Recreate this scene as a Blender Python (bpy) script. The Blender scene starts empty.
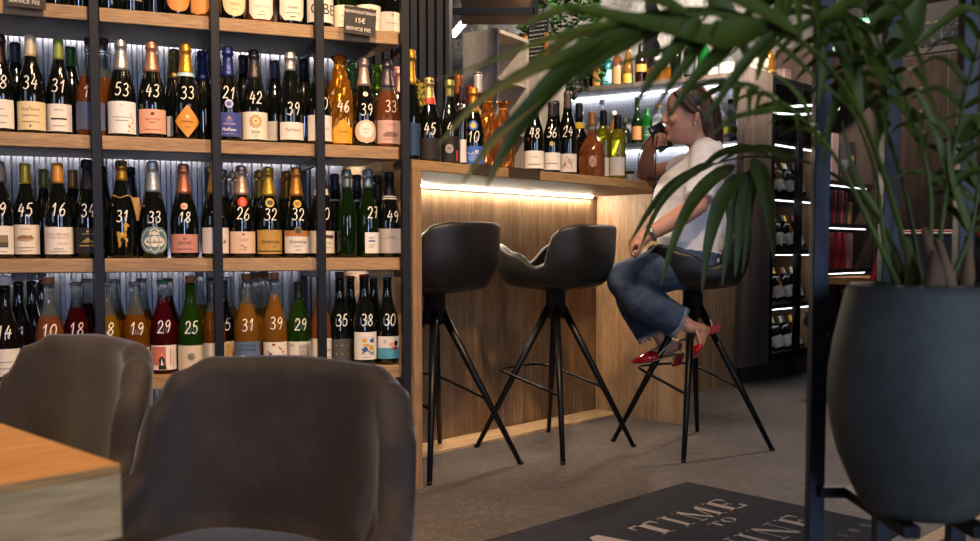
import bpy, math, random
from mathutils import Vector, Matrix, noise
random.seed(7)
R = math.radians
sc = bpy.context.scene
C = sc.collection
PI = math.pi

# ------------------------------------------------------------------ camera geometry
FPX, EYE, PITCH, CXP, CYP = 955.0, 0.83, 0.0545, 490.0, 302.0
cP, sP = math.cos(PITCH), math.sin(PITCH)
def ray(u, v):
    x = (u-CXP)/FPX; y = -(v-CYP)/FPX
    return Vector((x, cP+y*sP, -sP+y*cP))
def atY(u, v, Y):
    d = ray(u, v); k = Y/d.y
    return Vector((d.x*k, Y, EYE+d.z*k))
def onz(u, v, z):
    d = ray(u, v); k = (z-EYE)/d.z
    return Vector((d.x*k, d.y*k, z))

class Frame:
    """upright frame: X along the furniture, Y into its depth"""
    def __init__(s, ox, oy, deg):
        s.o = Vector((ox, oy, 0)); s.r = R(deg)
        s.x = Vector((math.cos(s.r), math.sin(s.r), 0)); s.y = Vector((-math.sin(s.r), math.cos(s.r), 0))
    def w(s, u, v, z=0): return s.o + s.x*u + s.y*v + Vector((0, 0, z))
    def u_at(s, px, v, py=250):      # where the sight line of column px meets the plane at depth v
        d = ray(px, py); P = s.o + s.y*v
        k = (P.x*s.y.x+P.y*s.y.y)/(d.x*s.y.x+d.y*s.y.y)
        return (d*k-P).dot(s.x) if True else 0
    def hit(s, px, py, v):
        d = ray(px, py); P = s.o + s.y*v
        k = (P.x*s.y.x+P.y*s.y.y)/(d.x*s.y.x+d.y*s.y.y)
        q = d*k; return (Vector((q.x, q.y, 0))-P).dot(s.x), EYE+q.z
BAR = Frame(-0.262, 3.252, 46.3)
_p = atY(120, 134, 2.866)
SHF = Frame(_p.x, _p.y, 20.8)
BKB = Frame(1.522, 6.0, -32.7)

# ------------------------------------------------------------------ materials
MC = {}
def newmat(name):
    m = bpy.data.materials.new(name); m.use_nodes = True
    return m, m.node_tree.nodes, m.node_tree.links, m.node_tree.nodes['Principled BSDF']
def srgb(h):
    h = h.lstrip('#'); c = [int(h[i:i+2], 16)/255 for i in (0, 2, 4)]
    return tuple(x/12.92 if x <= .04045 else ((x+.055)/1.055)**2.4 for x in c)+(1,)
def plain(h, rough=.5, metal=0., em=0., trans=0., ior=1.45, coat=0., sheen=0., var=0.12, scale=30., bump=0.):
    key = (h, rough, metal, em, trans, ior, coat, sheen, var, scale, bump)
    if key in MC: return MC[key]
    m, N, L, p = newmat('mat_%03d' % len(MC))
    col = srgb(h)
    p.inputs['Base Color'].default_value = col
    p.inputs['Roughness'].default_value = rough; p.inputs['Metallic'].default_value = metal
    p.inputs['IOR'].default_value = ior
    if trans: p.inputs['Transmission Weight'].default_value = trans
    if coat: p.inputs['Coat Weight'].default_value = coat; p.inputs['Coat Roughness'].default_value = .04
    if sheen:
        p.inputs['Sheen Weight'].default_value = sheen; p.inputs['Sheen Roughness'].default_value = .35
    if em:
        p.inputs['Emission Color'].default_value = col; p.inputs['Emission Strength'].default_value = em
    elif var and not trans:
        tc = N.new('ShaderNodeTexCoord'); nz = N.new('ShaderNodeTexNoise'); nz.inputs['Scale'].default_value = scale
        nz.inputs['Detail'].default_value = 5
        mx = N.new('ShaderNodeMix'); mx.data_type = 'RGBA'
        mx.inputs[6].default_value = tuple(c*(1-var) for c in col[:3])+(1,); mx.inputs[7].default_value = tuple(min(1, c*(1+var)) for c in col[:3])+(1,)
        L.new(tc.outputs['Object'], nz.inputs['Vector']); L.new(nz.outputs['Fac'], mx.inputs[0]); L.new(mx.outputs[2], p.inputs['Base Color'])
        if bump:
            b = N.new('ShaderNodeBump'); b.inputs['Strength'].default_value = bump; b.inputs['Distance'].default_value = .01
            L.new(nz.outputs['Fac'], b.inputs['Height']); L.new(b.outputs['Normal'], p.inputs['Normal'])
    MC[key] = m; return m

def ramp(N, stops):
    r = N.new('ShaderNodeValToRGB'); e = r.color_ramp.elements
    e[0].position, e[0].color = stops[0][0], srgb(stops[0][1])
    e[1].position, e[1].color = stops[-1][0], srgb(stops[-1][1])
    for pos, c in stops[1:-1]:
        x = e.new(pos); x.color = srgb(c)
    return r
def wood(name, dark, mid, light, axis='z', plank=0.0, rough=.5, grain=1.0):
    if name in MC: return MC[name]
    m, N, L, p = newmat(name)
    tc = N.new('ShaderNodeTexCoord'); mp = N.new('ShaderNodeMapping')
    s = {'z': (14, 14, .9), 'x': (.9, 14, 14), 'y': (14, .9, 14)}[axis]
    mp.inputs['Scale'].default_value = [a*grain for a in s]
    L.new(tc.outputs['Object'], mp.inputs['Vector'])
    n1 = N.new('ShaderNodeTexNoise'); n1.inputs['Scale'].default_value = 1.6; n1.inputs['Detail'].default_value = 8; n1.inputs['Roughness'].default_value = .62; n1.inputs['Distortion'].default_value = .8
    L.new(mp.outputs[0], n1.inputs['Vector'])
    r = ramp(N, [(.28, dark), (.5, mid), (.74, light)]); L.new(n1.outputs['Fac'], r.inputs[0])
    mp2 = N.new('ShaderNodeMapping'); mp2.inputs['Scale'].default_value = [a*6*grain for a in s]; L.new(tc.outputs['Object'], mp2.inputs['Vector'])
    n2 = N.new('ShaderNodeTexNoise'); n2.inputs['Scale'].default_value = 3.0; n2.inputs['Detail'].default_value = 3; L.new(mp2.outputs[0], n2.inputs['Vector'])
    mx = N.new('ShaderNodeMix'); mx.data_type = 'RGBA'; mx.blend_type = 'MULTIPLY'; mx.inputs[0].default_value = .55
    r2 = ramp(N, [(.3, '#8a8078'), (.62, '#ffffff')]); L.new(n2.outputs['Fac'], r2.inputs[0])
    L.new(r.outputs[0], mx.inputs[6]); L.new(r2.outputs[0], mx.inputs[7])
    out = mx.outputs[2]
    if plank:
        sx = N.new('ShaderNodeSeparateXYZ'); L.new(tc.outputs['Object'], sx.inputs[0])
        sm = N.new('ShaderNodeMath'); sm.operation = 'ADD'; L.new(sx.outputs['X'], sm.inputs[0]); L.new(sx.outputs['Y'], sm.inputs[1])
        d = N.new('ShaderNodeMath'); d.operation = 'DIVIDE'; d.inputs[1].default_value = plank; L.new(sm.outputs[0], d.inputs[0])
        fr = N.new('ShaderNodeMath'); fr.operation = 'FRACT'; L.new(d.outputs[0], fr.inputs[0])
        fl = N.new('ShaderNodeMath'); fl.operation = 'FLOOR'; L.new(d.outputs[0], fl.inputs[0])
        wn = N.new('ShaderNodeTexWhiteNoise'); wn.noise_dimensions = '1D'; L.new(fl.outputs[0], wn.inputs['W'])
        va = N.new('ShaderNodeMapRange'); va.inputs[3].default_value = .82; va.inputs[4].default_value = 1.1; L.new(wn.outputs['Value'], va.inputs[0])
        lt = N.new('ShaderNodeMath'); lt.operation = 'GREATER_THAN'; lt.inputs[1].default_value = .018; L.new(fr.outputs[0], lt.inputs[0])
        g = N.new('ShaderNodeMapRange'); g.inputs[3].default_value = .6; g.inputs[4].default_value = 1; L.new(lt.outputs[0], g.inputs[0])
        mu = N.new('ShaderNodeMath'); mu.operation = 'MULTIPLY'; L.new(va.outputs[0], mu.inputs[0]); L.new(g.outputs[0], mu.inputs[1])
        m2 = N.new('ShaderNodeVectorMath'); m2.operation = 'SCALE'; L.new(out, m2.inputs[0]); L.new(mu.outputs[0], m2.inputs['Scale'])
        out = m2.outputs[0]
    L.new(out, p.inputs['Base Color']); p.inputs['Roughness'].default_value = rough
    b = N.new('ShaderNodeBump'); b.inputs['Strength'].default_value = .18; b.inputs['Distance'].default_value = .004
    L.new(n2.outputs['Fac'], b.inputs['Height']); L.new(b.outputs[0], p.inputs['Normal'])
    MC[name] = m; return m
def noisemat(name, stops, scale, rough=.8, bump=.3, dist=.01, detail=8, fine=None, roughness=.6, sheen=0):
    if name in MC: return MC[name]
    m, N, L, p = newmat(name)
    tc = N.new('ShaderNodeTexCoord'); n1 = N.new('ShaderNodeTexNoise'); n1.inputs['Scale'].default_value = scale; n1.inputs['Detail'].default_value = detail; n1.inputs['Roughness'].default_value = roughness
    L.new(tc.outputs['Object'], n1.inputs['Vector'])
    r = ramp(N, stops); L.new(n1.outputs['Fac'], r.inputs[0]); out = r.outputs[0]; h = n1.outputs['Fac']
    if fine:
        n2 = N.new('ShaderNodeTexNoise'); n2.inputs['Scale'].default_value = fine[0]; n2.inputs['Detail'].default_value = 6; n2.inputs['Roughness'].default_value = .7; L.new(tc.outputs['Object'], n2.inputs['Vector'])
        r2 = ramp(N, fine[1]); L.new(n2.outputs['Fac'], r2.inputs[0])
        mx = N.new('ShaderNodeMix'); mx.data_type = 'RGBA'; mx.blend_type = fine[2]; mx.inputs[0].default_value = fine[3]
        L.new(out, mx.inputs[6]); L.new(r2.outputs[0], mx.inputs[7]); out = mx.outputs[2]; h = n2.outputs['Fac']
    L.new(out, p.inputs['Base Color']); p.inputs['Roughness'].default_value = rough
    if sheen: p.inputs['Sheen Weight'].default_value = sheen; p.inputs['Sheen Roughness'].default_value = .4
    b = N.new('ShaderNodeBump'); b.inputs['Strength'].default_value = bump; b.inputs['Distance'].default_value = dist
    L.new(h, b.inputs['Height']); L.new(b.outputs[0], p.inputs['Normal'])
    MC[name] = m; return m
def glow(h, s):
    return plain(h, em=s)

OAK_V = wood('oak_upright', '#8a6a4c', '#a98763', '#bd9c76', 'z', .21, .5, .8)
OAK_X = wood('oak_lengthwise', '#8e704c', '#ab895d', '#c09d6e', 'x', 0, .5)
OAK_P = wood('oak_pale', '#b0906a', '#c9a880', '#d8bb95', 'x', 0, .5)
DARKWOOD = wood('dark_wood', '#33261e', '#443329', '#524034', 'z', .3, .5)
GREYOAK = wood('grey_oak', '#5a4c43', '#705f53', '#827164', 'z', 0, .5)
TABLEWOOD = wood('table_wood', '#bd8548', '#d8a05c', '#eabb78', 'x', 0, .38, .8)
TABLEEDGE = wood('table_edge_wood', '#cfa468', '#dfb87c', '#eac88e', 'x', 0, .6, .8)
CRATE = wood('pale_crate_wood', '#a89a88', '#b9ac9b', '#c8bcab', 'z', 0, .6)
BLACK = plain('#17181b', .38, .6, var=.15, scale=60)
BLACKM = plain('#101113', .5, .3, var=.1)
STEEL = plain('#33363c', .42, .5, var=.12, scale=40)
CONCRETE = noisemat('concrete', [(.3, '#565456'), (.55, '#716e6f'), (.75, '#868283')], 1.3, .55, .12, .004, fine=(26, [(.40, '#ded8d4'), (.55, '#8f8781'), (.66, '#ffffff')], 'MULTIPLY', .8))
STONE = noisemat('limestone', [(.3, '#9a9289'), (.5, '#c0b8ad'), (.7, '#d8d1c6')], 3.0, .92, .9, .03, fine=(22, [(.3, '#7d766d'), (.65, '#ffffff')], 'MULTIPLY', .6))
VELVET = noisemat('velvet', [(.3, '#1d1816'), (.5, '#29221f'), (.72, '#3a322e')], 7, .75, .12, .004, fine=(60, [(.3, '#c8c0bc'), (.7, '#ffffff')], 'MULTIPLY', .5), sheen=.3)
LEATHER = noisemat('leather', [(.3, '#0e0d0d'), (.6, '#161413'), (.8, '#1f1c1b')], 14, .46, .2, .002, fine=(160, [(.3, '#cccccc'), (.7, '#ffffff')], 'MULTIPLY', .4))
POTM = noisemat('pot_clay', [(.3, '#3a3d38'), (.55, '#4a4d46'), (.75, '#5c5e55')], 7, .62, .2, .004, fine=(50, [(.35, '#c0c0c0'), (.7, '#ffffff')], 'MULTIPLY', .5))
MATM = noisemat('mat_pile', [(.3, '#1c1f2c'), (.7, '#262a39')], 12, .95, .4, .003, fine=(300, [(.3, '#aaaaaa'), (.7, '#ffffff')], 'MULTIPLY', .5))
SOIL = noisemat('soil', [(.3, '#1b1410'), (.7, '#3a2c22')], 40, .95, .8, .01)
DENIM = noisemat('denim', [(.3, '#243147'), (.5, '#334560'), (.75, '#50637f')], 9, .85, .15, .002, fine=(220, [(.3, '#b0b8c4'), (.7, '#ffffff')], 'MULTIPLY', .5))
SHIRT = noisemat('white_cotton', [(.3, '#d3d0d0'), (.7, '#e6e4e4')], 14, .85, .25, .006)
SKIN = noisemat('skin', [(.3, '#b3816a'), (.7, '#c4927a')], 18, .5, .05, .001)
HAIRM = noisemat('brown_hair', [(.3, '#2c1c15'), (.6, '#4a3125'), (.8, '#5c3f30')], 26, .45, .4, .003)
LEAFM = noisemat('palm_leaf', [(.3, '#343e09'), (.6, '#4c5a0e'), (.8, '#6f7c1c')], 5, .58, .1, .002)
IVYM = noisemat('ivy_leaf', [(.3, '#24401a'), (.6, '#3c6329'), (.8, '#5f8a45')], 9, .45, .1, .002)

# ------------------------------------------------------------------ mesh builder
class MB:
    def __init__(s): s.v = []; s.f = []; s.m = []; s.s = []
    def add(s, vs, fs, mi=0, smooth=False):
        o = len(s.v); s.v += [tuple(x) for x in vs]
        for f in fs: s.f.append(tuple(i+o for i in f)); s.m.append(mi); s.s.append(smooth)
        return s
    def box(s, x0, x1, y0, y1, z0, z1, mi=0, fr=None):
        P = [(x, y, z) for z in (z0, z1) for y in (y0, y1) for x in (x0, x1)]
        if fr: P = [fr(*p) for p in P]
        return s.add(P, [(0, 2, 3, 1), (4, 5, 7, 6), (0, 1, 5, 4), (2, 6, 7, 3), (0, 4, 6, 2), (1, 3, 7, 5)], mi)
    def lathe(s, prof, n=24, c=(0, 0, 0), mi=0, cap=True, mf=None):
        vs = []; fs = []
        for r, z in prof:
            for k in range(n):
                a = 2*PI*k/n; vs.append((c[0]+r*math.cos(a), c[1]+r*math.sin(a), c[2]+z))
        o = len(s.v); s.v += vs
        for i in range(len(prof)-1):
            zz = (prof[i][1]+prof[i+1][1])/2
            for k in range(n):
                k2 = (k+1) % n
                s.f.append((o+i*n+k, o+i*n+k2, o+(i+1)*n+k2, o+(i+1)*n+k)); s.m.append(mf(zz) if mf else mi); s.s.append(True)
        if cap:
            s.f.append(tuple(o+k for k in range(n))[::-1]); s.m.append(mf(prof[0][1]) if mf else mi); s.s.append(False)
            q = o+(len(prof)-1)*n
            s.f.append(tuple(q+k for k in range(n))); s.m.append(mf(prof[-1][1]) if mf else mi); s.s.append(False)
        return s
    def tube(s, pts, r, n=10, mi=0, closed=False, round_ends=False, sx=1.0):
        pts = [Vector(p) for p in pts]; m = len(pts)
        rr = list(r) if isinstance(r, (list, tuple)) else [r]*m
        if round_ends and not closed:
            d0 = (pts[0]-pts[1]).normalized(); d1 = (pts[-1]-pts[-2]).normalized()
            A = [(pts[0]+d0*rr[0]*math.sin(t), rr[0]*max(math.cos(t), .08)) for t in (1.45, 1.1, .75, .35)]
            B = [(pts[-1]+d1*rr[-1]*math.sin(t), rr[-1]*max(math.cos(t), .08)) for t in (.35, .75, 1.1, 1.45)]
            pts = [a[0] for a in A]+pts+[b[0] for b in B]; rr = [a[1] for a in A]+rr+[b[1] for b in B]; m = len(pts)
        up = None; vs = []
        for i in range(m):
            if closed: t = (pts[(i+1) % m]-pts[i-1]).normalized()
            else: t = (pts[min(i+1, m-1)]-pts[max(i-1, 0)]).normalized()
            if up is None:
                up = Vector((0, 0, 1)) if abs(t.z) < .9 else Vector((1, 0, 0))
            a = t.cross(up)
            if a.length < 1e-6: a = t.orthogonal()
            a.normalize(); b = a.cross(t).normalized(); up = b
            for k in range(n):
                w = 2*PI*k/n; vs.append(pts[i]+a*(rr[i]*sx*math.cos(w))+b*(rr[i]*math.sin(w)))
        fs = []
        for i in range(m if closed else m-1):
            j = (i+1) % m
            for k in range(n): fs.append((i*n+k, i*n+(k+1) % n, j*n+(k+1) % n, j*n+k))
        s.add(vs, fs, mi, True)
        if not closed:
            o = len(s.v)-m*n
            s.f.append(tuple(o+k for k in range(n))[::-1]); s.f.append(tuple(o+(m-1)*n+k for k in range(n))); s.m += [mi, mi]; s.s += [True, True] if round_ends else [False, False]
        return s
    def ell(s, c, rx, ry, rz, n=14, m=9, mi=0, rot=None):
        vs = []; fs = []
        for i in range(m+1):
            t = PI*i/m
            for k in range(n):
                a = 2*PI*k/n; q = Vector((rx*math.sin(t)*math.cos(a), ry*math.sin(t)*math.sin(a), rz*math.cos(t)))
                if rot: q = rot @ q
                vs.append(Vector(c)+q)
        for i in range(m):
            for k in range(n): fs.append((i*n+k, (i+1)*n+k, (i+1)*n+(k+1) % n, i*n+(k+1) % n))
        return s.add(vs, fs, mi, True)
    def loft(s, rings, mi=0, cap=True, smooth=True):
        n = len(rings[0]); vs = [p for r in rings for p in r]; fs = []
        for i in range(len(rings)-1):
            for k in range(n): fs.append((i*n+k, i*n+(k+1) % n, (i+1)*n+(k+1) % n, (i+1)*n+k))
        if cap: fs.append(tuple(range(n))[::-1]); fs.append(tuple((len(rings)-1)*n+k for k in range(n)))
        return s.add(vs, fs, mi, smooth)
    def mesh(s, name, mats):
        me = bpy.data.meshes.new(name); me.from_pydata([tuple(v) for v in s.v], [], s.f)
        for m in (mats if isinstance(mats, (list, tuple)) else [mats]): me.materials.append(m)
        me.polygons.foreach_set('material_index', s.m); me.polygons.foreach_set('use_smooth', s.s); me.update()
        return me
    def build(s, name, mats, parent=None, bevel=0, weld=False):
        return link(name, s.mesh(name, mats), parent, bevel)
def link(name, me, parent=None, bevel=0):
    o = bpy.data.objects.new(name, me); C.objects.link(o)
    if parent: o.parent = parent
    if bevel:
        b = o.modifiers.new('bevel', 'BEVEL'); b.width = bevel; b.segments = 2; b.limit_method = 'ANGLE'
    return o
def tag(o, label, cat, group=None, kind=None):
    o['label'] = label; o['category'] = cat
    if group: o['group'] = group
    if kind: o['kind'] = kind
    return o
def thing(name, label, cat, loc=(0, 0, 0), rz=0, group=None):
    o = bpy.data.objects.new(name, None); C.objects.link(o); o.location = loc; o.rotation_euler = (0, 0, rz)
    o.empty_display_size = .05
    return tag(o, label, cat, group)
def struct(o, label=None):
    o['kind'] = 'structure'
    if label: o['label'] = label
    return o
def fthing(fr, name, label, cat, group=None):
    return thing(name, label, cat, fr.o, fr.r, group)
def facecam(p): return math.atan2(p[1], p[0])-PI/2     # turns local -Y towards where the viewer sits

def catmull(pts, n=6):
    pts = [Vector(p) for p in pts]; out = []
    for i in range(len(pts)-1):
        p0, p1, p2, p3 = pts[max(i-1, 0)], pts[i], pts[i+1], pts[min(i+2, len(pts)-1)]
        for k in range(n):
            t = k/n
            out.append(.5*((2*p1)+(p2-p0)*t+(2*p0-5*p1+4*p2-p3)*t*t+(3*p1-p0-3*p2+p3)*t**3))
    return out+[pts[-1]]

# ------------------------------------------------------------------ lettering
TC = {}
def text2d(s, size):
    if (s,) not in TC:
        cu = bpy.data.curves.new('lettering', 'FONT'); cu.body = s; cu.size = 1; cu.resolution_u = 3; cu.align_x = 'CENTER'
        ob = bpy.data.objects.new('lettering', cu); C.objects.link(ob)
        dg = bpy.context.evaluated_depsgraph_get(); dg.update()
        me = bpy.data.meshes.new_from_object(ob.evaluated_get(dg))
        TC[(s,)] = ([(v.co.x, v.co.y) for v in me.vertices], [tuple(p.vertices) for p in me.polygons])
        bpy.data.objects.remove(ob); bpy.data.curves.remove(cu); bpy.data.meshes.remove(me)
    v, f = TC[(s,)]
    return [(a*size, b*size) for a, b in v], f
DIG = {'0': [[(.5, 1), (.15, .8), (.05, .45), (.2, .08), (.5, 0), (.8, .2), (.9, .55), (.8, .85), (.5, 1)]],
 '1': [[(.15, .68), (.33, .82), (.55, 1)], [(.55, 1), (.53, .5), (.5, 0)]],
 '2': [[(.1, .75), (.3, .98), (.65, .95), (.8, .7), (.55, .4), (.1, .02)], [(.1, .02), (.5, .06), (.95, .02)]],
 '3': [[(.12, .88), (.4, 1), (.75, .85), (.65, .6), (.38, .52)], [(.38, .52), (.75, .45), (.88, .2), (.55, 0), (.1, .1)]],
 '4': [[(.45, 1), (.28, .7), (.1, .4)], [(.1, .4), (.5, .41), (.95, .42)], [(.7, .75), (.67, .4), (.65, 0)]],
 '5': [[(.85, 1), (.5, .99), (.25, .97)], [(.25, .97), (.2, .75), (.18, .55)], [(.18, .55), (.55, .62), (.85, .38), (.7, .08), (.35, 0), (.08, .12)]],
 '6': [[(.7, 1), (.3, .7), (.1, .3), (.35, 0), (.75, .1), (.8, .4), (.45, .5), (.15, .3)]],
 '7': [[(.1, .95), (.5, .98), (.9, 1)], [(.9, 1), (.6, .5), (.4, 0)], [(.25, .5), (.5, .52), (.8, .53)]],
 '8': [[(.5, .52), (.15, .75), (.5, 1), (.82, .78), (.5, .52), (.1, .25), (.5, 0), (.88, .25), (.5, .52)]],
 '9': [[(.85, .75), (.5, .98), (.15, .72), (.45, .48), (.85, .72), (.75, .3), (.55, 0)]]}
def ribbon2d(pts, w):
    L = []; n = len(pts)
    for i in range(n):
        a = pts[max(i-1, 0)]; b = pts[min(i+1, n-1)]
        t = Vector((b[0]-a[0], b[1]-a[1])); t = t.normalized() if t.length else Vector((1, 0))
        q = Vector((-t.y, t.x))*(w/2); L.append(((pts[i][0]+q.x, pts[i][1]+q.y), (pts[i][0]-q.x, pts[i][1]-q.y)))
    v = [p for ab in L for p in ab]; f = [(2*i, 2*i+1, 2*i+3, 2*i+2) for i in range(n-1)]
    return v, f
def number2d(s, h, w):
    v, f = [], []; dw = h*.58; x = -dw*len(s)/2
    for ch in s:
        j = random.uniform(-.04, .04)*h
        for st in DIG[ch]:
            c = [(p.x*dw*.86+x+.07*dw+p.y*h*.12, p.y*h+j) for p in catmull([(a, b, 0) for a, b in st], 5)]
            a, b = ribbon2d(c, w); o = len(v); v += a; f += [tuple(i+o for i in q) for q in b]
        x += dw
    return v, f
def scan(poly, rows=12, cols=5):
    ys = [p[1] for p in poly]; y0, y1 = min(ys), max(ys); v, f = [], []
    for i in range(rows):
        ends = []
        for yy in (y0+(y1-y0)*i/rows+1e-6, y0+(y1-y0)*(i+1)/rows-1e-6):
            xs = []
            for k in range(len(poly)):
                a, b = poly[k], poly[(k+1) % len(poly)]
                if (a[1]-yy)*(b[1]-yy) < 0: xs.append(a[0]+(b[0]-a[0])*(yy-a[1])/(b[1]-a[1]))
            xs.sort(); ends.append((yy, xs))
        (ya, xa), (yb, xb) = ends
        for j in range(0, min(len(xa), len(xb))-1, 2):
            for c in range(cols):
                o = len(v); t0, t1 = c/cols, (c+1)/cols
                v += [(xa[j]+(xa[j+1]-xa[j])*t0, ya), (xa[j]+(xa[j+1]-xa[j])*t1, ya), (xb[j]+(xb[j+1]-xb[j])*t1, yb), (xb[j]+(xb[j+1]-xb[j])*t0, yb)]
                f.append((o, o+1, o+2, o+3))
    return v, f
def ellipse(cx, cy, rx, ry, n=20): return [(cx+rx*math.cos(2*PI*k/n), cy+ry*math.sin(2*PI*k/n)) for k in range(n)]
def rect(x0, x1, y0, y1): return [(x0, y0), (x1, y0), (x1, y1), (x0, y1)]
POODLE = [(-.5, .28), (-.42, .42), (-.28, .42), (-.22, .30), (-.05, .28), (.12, .34), (.15, .62), (.08, .72), (.12, .86), (.28, .93), (.42, .86), (.62, .74), (.60, .68), (.42, .66),
          (.38, .5), (.34, .3), (.36, .08), (.46, -.1), (.44, -.24), (.34, -.24), (.34, -.45), (.44, -.5), (.26, -.52), (.24, -.1), (.1, .02), (-.12, .04), (-.2, -.1), (-.1, -.3), (-.2, -.52), (-.38, -.52), (-.32, -.4), (-.4, -.15), (-.42, .1)]

# ------------------------------------------------------------------ bottles
PROF = {
 'champ': [(.036, 0), (.042, .003), (.044, .008), (.044, .112), (.0435, .128), (.0405, .150), (.035, .175), (.0285, .20), (.0225, .223), (.0180, .248), (.0152, .272), (.0145, .288), (.0172, .290), (.0172, .299), (.0145, .301), (.0145, .308)],
 'burg': [(.034, 0), (.039, .003), (.041, .008), (.041, .128), (.0395, .146), (.034, .172), (.0265, .196), (.0195, .22), (.0158, .243), (.0148, .28), (.0160, .282), (.0160, .289), (.0145, .290), (.0145, .296)],
 'bord': [(.031, 0), (.036, .003), (.0375, .008), (.0375, .185), (.0360, .200), (.0290, .217), (.0195, .229), (.0155, .242), (.0145, .285), (.0158, .287), (.0158, .296), (.0145, .298)],
 'fat': [(.045, 0), (.055, .004), (.0575, .012), (.0575, .098), (.054, .122), (.043, .145), (.030, .165), (.0195, .182), (.0165, .20), (.0155, .265), (.0165, .267), (.0165, .274), (.015, .276)],
 'tall': [(.029, 0), (.034, .003), (.0355, .008), (.0355, .15), (.033, .17), (.024, .21), (.0175, .245), (.0145, .27), (.0135, .315), (.0155, .317), (.0155, .326), (.014, .328)],
 'spirit': [(.036, 0), (.040, .004), (.041, .01), (.041, .155), (.038, .172), (.026, .188), (.0165, .198), (.0150, .225), (.0175, .227), (.0175, .236), (.0150, .237)],
 'squat': [(.044, 0), (.05, .004), (.052, .012), (.052, .095), (.048, .115), (.030, .132), (.0175, .142), (.016, .165), (.020, .167), (.020, .175), (.016, .176)],
}
GL = {'dk': plain('#0b0e0a', .06, coat=.6, var=0), 'dr': plain('#120c09', .06, coat=.6, var=0), 'gr': plain('#2f5a12', .05, trans=.72, ior=1.36, var=0), 'gd': plain('#12260a', .05, trans=.45, ior=1.4, coat=.4, var=0),
 'am': plain('#a5641c', .05, trans=.72, ior=1.34, var=0), 'ye': plain('#bd8f22', .05, trans=.75, ior=1.34, var=0), 'ro': plain('#b0683e', .05, trans=.72, ior=1.34, var=0), 'rd': plain('#520c16', .05, trans=.6, ior=1.36, var=0),
 'cl': plain('#d5dcdc', .03, trans=.92, ior=1.3, var=0), 'wh': plain('#bd7f30', .05, trans=.7, ior=1.36, var=0), 'te': plain('#3fb0b4', .05, trans=.7, ior=1.36, var=0), 'yg': plain('#a8a022', .05, trans=.7, ior=1.35, var=0),
 'br': plain('#3a1d0a', .05, trans=.5, ior=1.4, var=0), 'ol': plain('#2a2610', .06, trans=.3, ior=1.4, coat=.4, var=0), 'gg': plain('#1f7a2c', .05, trans=.7, ior=1.36, var=0)}
def rad(prof, z):
    for (r0, z0), (r1, z1) in zip(prof, prof[1:]):
        if z0 <= z <= z1 and z1 > z0: return r0+(r1-r0)*(z-z0)/(z1-z0)
    return prof[0][0] if z < prof[0][1] else prof[-1][0]
ME = {}
def bottle_mesh(typ, glass, fill, sc_):
    k = (typ, glass, fill, sc_)
    if k not in ME:
        P = [(r*sc_[0], z*sc_[1]) for r, z in PROF[typ]]
        mb = MB()
        if fill: mb.lathe(P, 26, mf=lambda z: 0 if z < fill*sc_[1] else 1); ME[k] = mb.mesh('glass_body', [GL[glass], GL['cl']])
        else: mb.lathe(P, 26); ME[k] = mb.mesh('glass_body', GL[glass])
    return ME[k]
def wrap(P, v2, off, mb, f, mi, smooth=True, ang0=0.):
    vs = []
    for u, z in v2:
        r = rad(P, z)+off; a = u/max(r, .008)+ang0; vs.append((r*math.sin(a), -r*math.cos(a), z))
    mb.add(vs, f, mi, smooth)
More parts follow.
